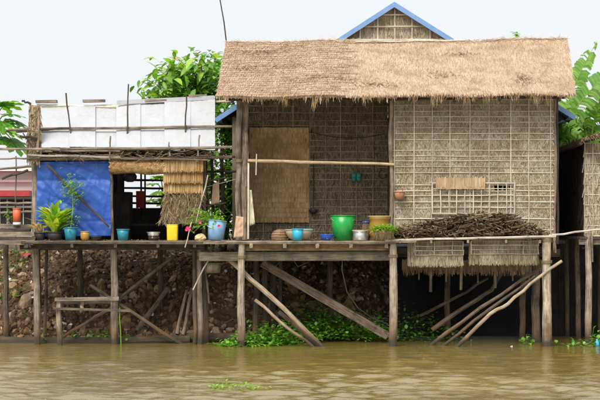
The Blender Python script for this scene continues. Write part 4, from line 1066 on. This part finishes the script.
tag(MB().tube(wpts(P(201, 188, .4), P(240, 178, .4), 5, .008), .005, 5).build('clothes_line', MT['lath']), 'thin clothes line between hut post and house post', 'line')
sheet('hanging_cloth', MT['cloth_red'], 'dark red cloth hanging on the hut window bars', 'cloth', P(136, 208, 1.7), P(144.5, 208, 1.7), P(144.5, 191, 1.7), P(136, 191, 1.7), .02, 8, 10, 15)
sd_ = thing('sandal_pair', 'small jade-green rubber pair hung on the dark porch wall', 'sandals', P(356.5, 181, BY - .08)); s0 = wloc(sd_)
for s in (-1, 1):
    MB().lathe(s0 + Vector((s * .042, 0, .08)), [(.012, -.09), (.04, -.07), (.048, -.01), (.042, .05), (.012, .07)], 14, .95, .35).build('sole', MT['jade'], sd_, True)
    MB().tube([s0 + Vector((s * .042 - .03, -.012, .07)), s0 + Vector((s * .042, -.04, .05)), s0 + Vector((s * .042 + .03, -.012, .07))], .006, 5).build('strap', MT['jade'], sd_)
ld = thing('hanging_ladle', 'blackened ladle hanging on the dark porch wall', 'ladle', P(313.5, 214, BY - .1)); l0 = wloc(ld)
MB().tube([l0 + Vector((0, .02, 1.05)), l0 + Vector((.005, 0, .5)), l0 + Vector((-.005, 0, .1))], .009, 6).build('handle', MT['black'], ld)
MB().lathe(l0 + Vector((0, -.02, .05)), [(.01, -.05), (.06, -.03), (.085, .02), (.075, .03), (.02, -.01)], 16, 1, .6).build('bowl', MT['black'], ld, True)
hk = MB().tube([P(383 + 4 * math.cos(a), 174 + 4.5 * math.sin(a), BY - .08) for a in [k * .45 for k in range(11)]], .009, 6).build('hook', MT['black']); tag(hk, 'dark curved sickle hook hung at right of the porch wall', 'hook')
# crumpled yellow bag and stick on the deck
mb = MB(); bgc = Vector((PX(200.5, -.3), -.3, UZ)); mb.lathe(bgc, [(.06, 0), (.095, .03), (.085, .07), (.05, .1), (.01, .11)], 14, 1.05, .8, wob=.012)
tag(mb.build('crumpled_bag', MT['rim']), 'crumpled yellowish bag on the deck beside the pale blue bucket', 'bag')
tag(MB().tube(wpts(P(191.5, 222, -.33), P(185, 247.5, -.37), 4, .005), .009, 6).build('leaning_stick', MT['lath']), 'short pale stick leaning on the deck beside the yellow can', 'stick')
tag(MB().tube(wpts(P(208, 175, -.02), P(196, 223, -.05), 5, .008), .012, 6).build('leaning_stick', MT['lath']), 'pale stick leaning beside the straw blind', 'stick')
# dark clutter inside the hut
cab = thing('cupboard', 'dark wooden cupboard inside the left hut', 'cupboard', Vector((PX(121, 1.2), 1.2, UZ)))
c0 = wloc(cab); MB().box(c0 + uz * .42, (.36, .4, .84), None, .006).build('carcass', MT['wood_black'], cab)
for z in (.2, .62): MB().box(c0 + Vector((0, -.21, z)), (.31, .02, .36), None, .003).build('door', MT['wood_black'], cab); MB().box(c0 + Vector((.1, -.23, z)), (.02, .02, .06)).build('handle', MT['black'], cab)
ket = thing('kettle', 'sooty black kettle hanging inside the left hut', 'kettle', P(130, 182, .7)); k0 = wloc(ket)
MB().lathe(k0, [(.05, 0), (.11, .03), (.12, .1), (.08, .17), (.02, .19)], 18).build('body', MT['black'], ket, True)
MB().tube([k0 + Vector((.1 * math.cos(a), 0, .15 + .12 * math.sin(a))) for a in [math.pi * k / 8 for k in range(9)]], .008, 6).build('handle', MT['black'], ket)
MB().tube([k0 + Vector((-.1, 0, .08)), k0 + Vector((-.19, 0, .16))], [.025, .012], 8).build('spout', MT['black'], ket)
MB().tube([k0 + Vector((0, 0, .27)), k0 + Vector((0, 0, .42))], .004, 5).build('hanger', MT['cable'], ket)
bn_ = thing('bench_low', 'low dark bench inside the left hut below the window', 'bench', Vector((PX(150, 1.3), 1.3, UZ))); b1 = wloc(bn_)
MB().box(b1 + uz * .27, (.95, .35, .035), None, .004).build('seat', MT['wood_black'], bn_)
for sx in (-1, 1):
    for sy in (-1, 1): MB().box(b1 + Vector((sx * .42, sy * .13, .125)), (.05, .05, .25)).build('leg', MT['wood_black'], bn_)

# ------------------------------------------------------------------ under-deck: poles, timbers, bench frame
def loose(label, pts, r, mat, name='leaning_pole', cat='pole', n=8, ov=1, jit=.05, k=7, j=.015):
    P0 = [P(*p) for p in pts]; full = []
    for a, b in zip(P0, P0[1:]): full += wpts(a, b, 4, j)[:-1]
    full.append(P0[-1]); m = len(full)
    return tag(MB().tube(full, [r * (1.1 - .25 * i / (m - 1)) * U(.93, 1.07) for i in range(m)], n, jit, ov=ov).build(name, mat), label, cat)
loose('long grey pole slanting from the deck into the water at left', [(229, 259, -.1), (262, 289, -.25), (328, 352, -.45)], .042, MT['driftwood'])
loose('brown pole leaning close under the long slanting pole', [(279, 312, -.1), (300, 330, -.2), (322, 351, -.3)], .034, MT['post_dark'])
loose('short pale pole crossing the long slanting pole near the water', [(255, 300, -.2), (280, 322, -.35), (319, 352, -.55)], .026, MT['driftwood'])
tag(MB().bar(P(262, 263, .3), P(388, 336, .5), .13, .05, .006).build('slanting_plank', MT['bark']), 'wide grey plank slanting down beneath the porch', 'plank')
tag(MB().bar(P(300, 282, .75), P(372, 322, .8), .06, .04, .006).build('slanting_plank', MT['wood_dark']), 'narrow dark plank behind the wide slanting plank', 'plank')
loose('pale crooked pole slanting up to the right corner post', [(455, 349, -.45), (490, 314, -.42), (508, 304, -.42), (530, 284, -.42), (562, 261, -.42)], .029, MT['driftwood'])
loose('dark pole slanting below the house, upper of a pair by the right post', [(430, 346, -.1), (480, 308, .0), (542, 268, .1)], .03, MT['post_dark'])
loose('dark pole slanting below the house, lower of a pair by the right post', [(442, 347, -.2), (490, 309, -.1), (535, 276, .0)], .026, MT['post_dark'])
loose('curved brown pole reaching up under the straw skirt', [(432, 330, .5), (470, 304, .5), (492, 290, .5), (502, 273, .5)], .035, MT['post_dark'])
loose('thin brown pole deepest under the right room', [(420, 316, 1.0), (455, 298, 1.0), (488, 278, 1.0)], .026, MT['post_dark'])
loose('plank-like pole lying on the rubble under the left hut', [(137, 331, .9), (168, 288, 1.3)], .05, MT['wood'], ov=.5)
loose('left stick of a pair leaning on rubble by the hut post', [(177, 334, .55), (187, 290, .75)], .03, MT['bark'])
loose('right stick of a pair leaning on rubble by the hut post', [(183, 335, .5), (192, 288, .75)], .03, MT['bark'])
loose('thin pale stick tied slanting under the deck by the hut post', [(210, 258, -.15), (193, 290, -.1)], .012, MT['lath'])
loose('thin stick hanging under the deck beside the mossy tub', [(205, 262, .3), (209, 303, .35)], .016, MT['wood'])
loose('thin bleached pole bridging the thatched house and right hut', [(540, 237.5, -.3), (575, 232, -.1), (606, 229, .1)], .016, MT['lath'])
tag(MB().tube([P(343, 248, -.2), P(342, 270, -.2), P(347, 292, -.15), (P(358, 308, -.1)), P(372, 318, .1), P(388, 324, .2)], .009, 6).build('drain_hose', MT['cable']), 'thin dark hose drooping under the porch', 'hose')
for i, (a, c) in enumerate((((262, 262), 'left'), ((290, 262), 'right'))):
    tag(MB().tube([P(a[0], 247, -.3), P(a[0] + 2, 258, -.32), P(a[0] + 8, 272 - 5 * i, -.3), P(a[0] + 18, 262, -.2), P(a[0] + 19, 250, -.1)], .004, 5).build('loose_rope', MT['cable']), 'thin loose rope looped below the porch deck, %s of two' % c, 'rope')
# retaining logs at the waterline
loose('long dark log lying at the waterline below the left hut', [(-20, 342, .42), (80, 342, .44), (190, 340, .46)], .085, MT['post_dark'], 'retaining_log', 'log', 10)
loose('shorter dark log at the waterline beside the tall house post', [(170, 338, .62), (250, 337, .66)], .08, MT['post_dark'], 'retaining_log', 'log', 10)
loose('dark half-sunken boat plank in front of the left log', [(-10, 347, .1), (40, 346, .1)], .03, MT['post_dark'], 'sunken_plank', 'plank', 8)
# bench-like frame
fr = thing('wooden_frame', 'rough wooden landing frame standing in front of rubble under left hut', 'frame', P(87, 344, -.05)); 
for (a, b) in (((59, 301), (59.5, 346)),): post(a[0], a[1], b[0], b[1], .045, MT['post'], fr, -.05, 'leg')
post(82, 300, 82, 312, .03, MT['post'], fr, -.02, 'strut', deep=0); post(112, 300, 112, 346, .04, MT['post_dark'], fr, .3, 'leg')
MB().bar(P(55, 299.5, -.1), P(119, 298.5, -.05), .06, .07, .005).build('top_rail', MT['wood'], fr)
MB().bar(P(53, 308.5, -.12), P(131, 311, -.05), .035, .05, .005).build('lower_rail', MT['post_dark'], fr)
MB().bar(P(60, 303, .22), P(116, 302, .25), .05, .06, .005).build('rear_rail', MT['wood_dark'], fr)
tag(MB().tube(wpts(P(119.5, 308, -.05), P(121, 346, -.05), 4, .006), .007, 5).build('green_cord', MT['leaf_light']), 'thin green cord hanging from the landing frame into the water', 'cord')

# ------------------------------------------------------------------ stones on the bank
def stone_mb(seed, sub=1):
    import bmesh
    bm = bmesh.new(); bmesh.ops.create_icosphere(bm, subdivisions=sub, radius=1)
    for v in bm.verts:
        n = noise.noise(v.co * 1.1 + Vector((seed * 7.3, 0, 0))); v.co *= 1 + .38 * n
        for ax in (Vector((.6, .5, .62)), Vector((-.7, .2, .68)), Vector((.1, -.9, .3)), Vector((-.3, -.6, -.7))):
            a = (ax + Vector((math.sin(seed * 3), math.cos(seed * 5), math.sin(seed)))*.4).normalized(); dd = v.co.dot(a)
            if dd > .68: v.co -= a * (dd - .68)
    vs = [v.co.copy() for v in bm.verts]; fs = [tuple(v.index for v in f.verts) for f in bm.faces]; bm.free(); return vs, fs
SM = []
for i in range(8):
    vs, fs = stone_mb(i + 1); SM.append((MB().add(vs, fs).mesh('stone', MT['stone'], (0, 0, 0), False), vs, fs))
def bank_at(): 
    X = U(-6.2, 1.6) if U(0, 1) < .85 else U(1.6, 6); y0 = bank_foot(X); Y = y0 + abs(rng.gauss(0, .75)); return X, Y
from mathutils import Euler
for k in range(300):
    X = U(-6.3, 1.2); Y = bank_foot(X) + min(U(-.05, 2.2), U(-.05, 2.4)); r = U(.04, .115) * (1.5 if U(0, 1) < .15 else 1)
    o = bpy.data.objects.new('stone', SM[k % 8][0]); col.objects.link(o); o.parent = bank
    o.location = (X, Y, bank_z(X, Y) + r * U(-.1, .3)); o.rotation_euler = (U(0, 6), U(0, 6), U(0, 6)); o.scale = (r * U(.9, 1.5), r * U(.8, 1.2), r * U(.55, .95))
mb = MB()
for k in range(11000):
    X = U(-6.5, 1.9); Y = bank_foot(X) + U(-.1, 2.6)
    if noise.noise(Vector((X * 2.1, Y * 2.6, 4))) < U(-.75, -.05): continue
    r = U(.012, .08) * U(.35, 1.0)
    vs, fs = SM[rng.randrange(8)][1:]; M = Euler((U(0, 6), U(0, 6), U(0, 6))).to_matrix() @ Matrix.Diagonal((r * U(.8, 1.6), r, r * U(.5, 1)))
    o = Vector((X, Y, bank_z(X, Y) + r * U(-.3, .4))); mb.add([o + M @ v for v in vs], fs)
tag(mb.build('rubble', MT['rubble'], bank), None, None, None, 'stuff')
# litter on the bank
def scrap(px, py, s, mat, label, cat='litter', name='plastic_scrap', Y=None, flat=1):
    if Y is None:                                       # march along the view ray to the slope
        Y = .8
        while Y < 3.2 and P(0, py, Y).z > bank_z(PX(px, Y), Y) + .04: Y += .02
    c = P(px, py, Y); mb = MB(); mb.lathe(c - uz * .02, [(s * .6, -.01), (s, .02 * flat), (s * .7, .05 * flat), (s * .1, .07 * flat)], 9, 1.3, .8, Matrix.Rotation(U(0, 3), 3, 'Z'), .25 * s)
    tag(mb.build(name, mat), label, cat)
scrap(25, 255, .13, MT['red'], 'red plastic bag on the bank left of the hut')
scrap(160, 272, .05, MT['jade'], 'teal plastic scrap high on the rubble under the hut')
scrap(210, 327, .05, MT['cyan_p'], 'light blue plastic scrap on the rubble beside the hut post')
scrap(152, 314, .03, MT['white'], 'white plastic scrap low on the rubble under the hut')
scrap(66, 300, .04, MT['white'], 'pale scrap on rubble behind the landing frame')
scrap(120, 284, .03, MT['white'], 'pale scrap on rubble beside the middle hut post')
scrap(112, 332, .035, MT['red'], 'red flower-like scrap by the waterline behind the hut post')
scrap(90, 268, .035, MT['white'], 'pale scrap on the upper rubble below the deck')
scrap(512, 346.5, .045, MT['white'], 'white scrap floating on the river before the right posts', Y=-.34, flat=.35)

# ------------------------------------------------------------------ creeping water plants
def creeper(name, label, spots, n, L, mat=MT['leaf_water'], cat='water plant'):
    mb = MB()
    for (px, py, Y, rx_, rz_) in spots:
        c = P(px, py, Y)
        for k in range(n):
            p = c + Vector((rng.gauss(0, rx_), rng.gauss(0, .16), 0)); p.z = max(0.0, c.z + abs(rng.gauss(0, rz_)) - .03)
            gz = max(0.0, bank_z(p.x, p.y)); p.z = max(p.z, gz + .02)
            mb.leaf(p, rand_dir(-.2, .8) + Vector((0, -.4, .1)), uz, L * U(.6, 1.3), L * U(.45, .75), .3, prof=[.3, 1, .95, .6, .05])
            if k % 9 == 0 and n < 100: mb.tube([p, Vector((p.x + U(-.05, .05), p.y + .05, max(gz, 0) - .03))], .004, 4, caps=False)
    return tag(mb.build(name, mat, None, True), label, cat, None, 'stuff')
creeper('water_plants', 'thick green water plants below the porch between the house posts', [(235, 347, -.15, .12, .05), (250, 345, .0, .18, .08), (268, 343, .2, .22, .12), (290, 340, .5, .28, .16), (315, 338, .8, .3, .2), (335, 336, 1.0, .3, .24), (355, 337, 1.0, .3, .2), (375, 338, .9, .25, .15), (330, 325, 1.3, .3, .2), (300, 330, 1.1, .3, .2), (242, 348, -.1, .14, .09), (258, 346, .0, .2, .12), (275, 344, .1, .22, .16)], 260, .095)
creeper('water_plants', 'dim green water plants in the shade under the right room', [(405, 340, 1.0, .2, .16), (425, 338, 1.2, .25, .2), (445, 340, 1.1, .2, .12), (415, 328, 1.4, .25, .2)], 120, .085, MT['leaf_mass'])
creeper('floating_plants', 'small green plants floating on the near river', [(213, 389, -7.15, .07, .02), (228, 388, -7.05, .14, .05), (240, 387, -6.95, .10, .05), (252, 390, -7.2, .08, .01)], 26, .055, MT['leaf_light'])
creeper('floating_plants', 'floating green plants at the foot of the right hut posts', [(572, 346, -.3, .15, .04), (590, 345, -.2, .18, .08), (600, 341, -.1, .1, .12), (526, 343, .3, .06, .06)], 22, .10, MT['leaf_water'])
creeper('bank_weeds', 'green weeds sprouting along the log below the left hut', [(38, 340, .55, .12, .06), (78, 338, .7, .1, .05), (98, 338, .7, .15, .07), (108, 336, .75, .1, .06), (8, 295, 1.6, .15, .1), (130, 338, .7, .05, .03), (12, 268, 2.1, .2, .1), (3, 252, 2.6, .3, .12), (20, 254, 2.6, .2, .1)], 30, .08, MT['leaf_water'], 'weeds')
tag(MB().lathe(P(597, 345, -.3) - uz * .02, [(.01, 0), (.035, 0), (.04, .03), (.035, .07), (.015, .1), (.015, .12)], 12).build('plastic_bottle', MT['cyan_p'], None, True), 'small blue plastic bottle among floating plants at the right edge', 'bottle')

# ================================================================== RIGHT HUT
RY = .35
rh = thing('right_hut', 'dark thatched stilt hut cut by the right edge of the picture', 'house', (PX(600, RY), 1.2, PZ(235, RY)))
rz0, rz1 = PZ(236, RY), PZ(143, RY); rx0 = PX(584.5, RY); rx1 = rx0 + 2.6
o = Vector((rx0, RY, rz0)); w, h = rx1 - rx0, rz1 - rz0
mb = MB(); mb.box(o + ux * w / 2 + uz * h / 2 + Vector((0, .02, 0)), (w, .03, h)); straw_rows(mb, o, ux, uz, fy, w, h, .1, .17, .012, over=.02, lift=.02, skew=.25, dens=1.3)
rw = mb.build('front_wall', MT['wall'], rh); lath_grid(rw, o, ux, uz, fy, [.0, .14, .42, .7, 1.0, 1.4, 1.8, 2.2], [h * k / 9 for k in range(10)], w, h, MT['lath'], .016)
mb = MB(); o2 = Vector((rx0, RY + .05, rz0)); mb.box(o2 + Vector((0, 1.5, h / 2)), (.03, 3.0, h)); straw_rows(mb, o2 + Vector((-.016, 0, 0)), Vector((0, 1, 0)), uz, Vector((-1, 0, 0)), 3.0, h, .11, .17, .018, over=.02, dens=1.0)
mb.build('side_wall', MT['sooty'], rh)  # shade of the gap is put into this wall's dark colour
ea, eb_, ec, ed = Vector((rx0 - .1, RY - .25, rz1 + .06)), Vector((rx0 - .1, 3.6, rz1 + .02)), Vector((rx1, 3.6, rz1 + .9)), Vector((rx1, RY - .25, rz1 + .9))
mb = MB(); mb.add([ea, eb_, ec, ed] + [v - uz * .06 for v in (ea, eb_, ec, ed)], [(0, 3, 2, 1), (4, 5, 6, 7), (0, 1, 5, 4), (3, 0, 4, 7), (1, 2, 6, 5), (2, 3, 7, 6)])
for k in range(1600):
    t = U(0, 1); p = ea.lerp(eb_, t) + (ed - ea) * U(-.0, .6) + uz * .01; mb.blade(p, (ea - ed).normalized() + rv(.15), U(.1, .22), U(.01, .03), Vector((0, 1, 0)), .5, rv(.02))
for k in range(420):
    p = ea.lerp(ed, U(0, .7)) - uz * U(-.02, .04); mb.blade(p, (fy + uz * U(-.9, -.2) + ux * U(-.4, .4)).normalized(), U(.04, .12), U(.008, .02), ux, .4, rv(.015))
mb.build('roof', MT['old_straw'], rh)
MB().tube(wpts(ea - uz * .08, eb_ - uz * .08, 5, .01), .03, 7).build('eave_pole', MT['wood_dark'], rh)
for (a, b, r, Y, m) in ((588.5, 588.5, .055, RY - .05, 'post'), (577.5, 578, .045, RY + .9, 'post_dark'), (566, 567, .04, RY + 2.0, 'post_dark'), (612, 612, .06, RY, 'post'), (600, 600, .05, RY + 1.5, 'post_dark')): post(a, 233, b, 342, r, MT[m], rh, Y)
for k in range(16): MB().box((rx0 + 1.25, RY + .0 + k * .2, rz0 - .03), (2.7, .19, .035), None, .004).build('plank', MT['wood_dark'], rh)
MB().bar(Vector((rx0 - .1, RY - .03, rz0 - .1)), Vector((rx1, RY - .03, rz0 - .1)), .09, .06).build('beam', MT['wood'], rh)
for px in (592, 607): pole(px, 236, RY - .1, px + .5, 262, RY - .1, .018, MT['wood'], rh, 'strut', 3)
pole(582, 248, RY + .3, 603, 243, RY + .3, .02, MT['wood_dark'], rh, 'rail', 3)
# board shed added to darken the gap; shade is put into its colour
sh = thing('added_shed', 'dark board shed added to darken the gap between thatched house and right hut', 'shed', Vector((PX(572, 3.7), 3.9, 1.3)))
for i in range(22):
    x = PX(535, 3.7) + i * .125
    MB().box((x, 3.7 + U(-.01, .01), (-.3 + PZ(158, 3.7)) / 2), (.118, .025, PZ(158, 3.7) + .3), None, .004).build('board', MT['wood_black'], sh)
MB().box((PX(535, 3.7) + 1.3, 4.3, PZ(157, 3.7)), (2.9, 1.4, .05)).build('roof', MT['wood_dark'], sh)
# tub in the gap by the water
vessel('wash_tub', 'grey tub standing in the dark gap between the houses', 'tub', 566, 338, 1.2, bank_z(PX(566, 1.2), 1.2) - .02, 18, 14, MT['wood_moss'], .8)

# ================================================================== FAR LEFT
fbz = thing('white_building', 'white plastered building with red awning behind the left hut', 'building', Vector((PX(5, 7), 7.4, 1.45)))
bx0, bx1 = PX(-60, 7), PX(34, 7)
MB().box(((bx0 + bx1) / 2, 8.2, (1.3 + PZ(172, 7)) / 2), (bx1 - bx0, 2.4, PZ(172, 7) - 1.3)).build('wall', MT['white'], fbz)
MB().box(((bx0 + bx1) / 2, 8.1, PZ(170, 7)), (bx1 - bx0 + .3, 2.9, .07)).build('roof_slab', MT['white'], fbz)
MB().box(((bx0 + bx1) / 2, 6.75, PZ(194, 7)), (bx1 - bx0, .6, .12)).build('awning', MT['red'], fbz)
for px in (-40, -15, 8, 24):
    f_ = MB().box((PX(px, 7), 6.97, PZ(214, 7)), (.3, .05, .62)).build('window', MT['black'], fbz); MB().box((PX(px, 7), 6.93, PZ(214, 7)), (.02, .03, .62)).build('mullion', MT['white'], f_)
for py in (207, 181): MB().box(((bx0 + bx1) / 2, 6.9, PZ(py, 7)), (bx1 - bx0, .05, .045)).build('ledge', MT['white'], fbz)
# rail fence at the far left
fc = thing('pole_fence', 'rough pole fence joining the left hut at the picture edge', 'fence', P(10, 235, .6))
for (a, b, m) in (((-10, 169), (36, 166.5), 'wood'), ((2, 179), (28, 170), 'wood_dark'), ((-10, 203.5), (36, 203), 'wood'), ((-10, 213), (36, 212), 'wood')): pole(*a, .6, *b, .6, .02, MT[m], fc, 'rail')
for px in (16, -6): pole(px, 156, .65, px, 250, .65, .012, MT['wood'], fc, 'upright')
for k, (y, c) in enumerate(((226, 'wood'), (230, 'wood_dark'), (234, 'wood'), (239, 'wood_dark'), (243, 'wood'))):
    tag(MB().bar(P(-12 + U(-5, 5), y + U(-1, 1), .2 - .12 * k), P(36 - U(0, 6), y + U(-.5, 1), .2 - .12 * k), .07, .13, .006).build('stacked_board', MT[c]), 'weathered board in the stack left of the hut, %s from the top' % ('first', 'second', 'third', 'fourth', 'fifth')[k], 'board', 'boards stacked left of the hut')
for px in (6,): post(px, 243, px, 300, .05, MT['post_dark'], fc, 1.0, 'upright')
for px in (2, 26): MB().bar(P(px, 246, -.4), P(px, 246, .9), .07, .06, .004, up=uz).build('bearer', MT['wood_dark'], fc)
oc = vessel('orange_can', 'orange-red cylinder with white base standing on the board stack', 'container', 17, 222, .15, PZ(222.5, .15), 8, 14, MT['orange'], .98)
c0 = wloc(oc); MB().lathe(c0 - uz * .045, [(.01, 0), (.066, 0), (.068, .046), (.01, .0465)], 18).build('base', MT['white'], oc, True)
foliage('small_weed', 'small leafy weed beside the orange cylinder', 'weed', [(P(8, 212, .4), .08), (P(10, 218, .35), .06)], 18, MT['leaf_mass'], .09, .03, P(9, 224, .35), seedY=.06)
# antenna mast
tag(MB().tube([P(228.5, 60, 2.0), P(224, 22, 1.9), P(219, -6, 1.8)], [.014, .012, .010], 6).build('mast', MT['wood_dark']), 'thin slanting mast standing above the left end of the thatch roof', 'mast')

# dry leaves and chips on the decks
mb = MB()
for k in range(420):
    left = U(0, 1) < .7; px = U(30, 204) if left else U(250, 392); Y = U(-.34, .0); z = (UZ if left else HZ) - .003
    mb.leaf(Vector((PX(px, Y), Y, z + U(0, .012))), Vector((U(-1, 1), U(-1, 1), U(-.05, .25))), uz, U(.02, .07), U(.008, .025), .1)
tag(mb.build('deck_litter', MT['leaf_dry']), 'dry leaves and chips scattered on the deck boards', 'litter', None, 'stuff')

# twigs, leaves and scraps among the rubble
for (nm, cnt, mt, L0, L1, w0, w1) in (('twig_litter', 900, MT['old_straw'], .05, .28, .005, .014), ('pale_litter', 150, MT['white'], .02, .07, .015, .05)):
    mb = MB()
    for k in range(cnt):
        X = U(-6.4, 1.6); Y = bank_foot(X) + U(-.05, 2.0); n_ = rand_dir(.3, 1); d = Vector((U(-1, 1), U(-.6, .3), U(-.5, .4))).normalized()
        mb.blade(Vector((X, Y, bank_z(X, Y) + U(.02, .09))), d, U(L0, L1), U(w0, w1), d.cross(n_).normalized(), U(.4, 1), rv(.02))
    tag(mb.build(nm, mt, bank), None, None, None, 'stuff')

# rope lashings where poles meet posts
def lash(parent, px, py, Y, r, n=4, horiz=False):
    c = P(px, py, Y); pts = []
    for k in range(n * 10 + 1):
        a = k * 2 * math.pi / 10; h_ = (k / (n * 10) - .5) * .012 * n
        pts.append(c + (Vector((h_, math.cos(a) * r, math.sin(a) * r)) if horiz else Vector((math.cos(a) * r, math.sin(a) * r, h_))))
    MB().tube(pts, .005, 4).build('lashing', MT['old_straw'], parent)
for a in ((241.8, 257, -.35, .072), (393, 256, -.35, .076), (546.6, 240, -.35, .085), (238.5, 161, .0, .055), (391.3, 164, .0, .042), (546.9, 262, -.35, .085)): lash(house, *a)
for a in ((35, 158, UY, .062), (112, 160, UY - .05, .03), (199, 258, UY, .062), (114.5, 300, UY, .068), (205, 160, UY + .25, .034), (212.2, 172, .9, .036), (222.3, 158, .9, .036)): lash(hut, *a)
for a in ((70, 128.4, .28, .03), (127.3, 128, .28, .03), (185.8, 127, .28, .03)): lash(hut, *a, 3, True)
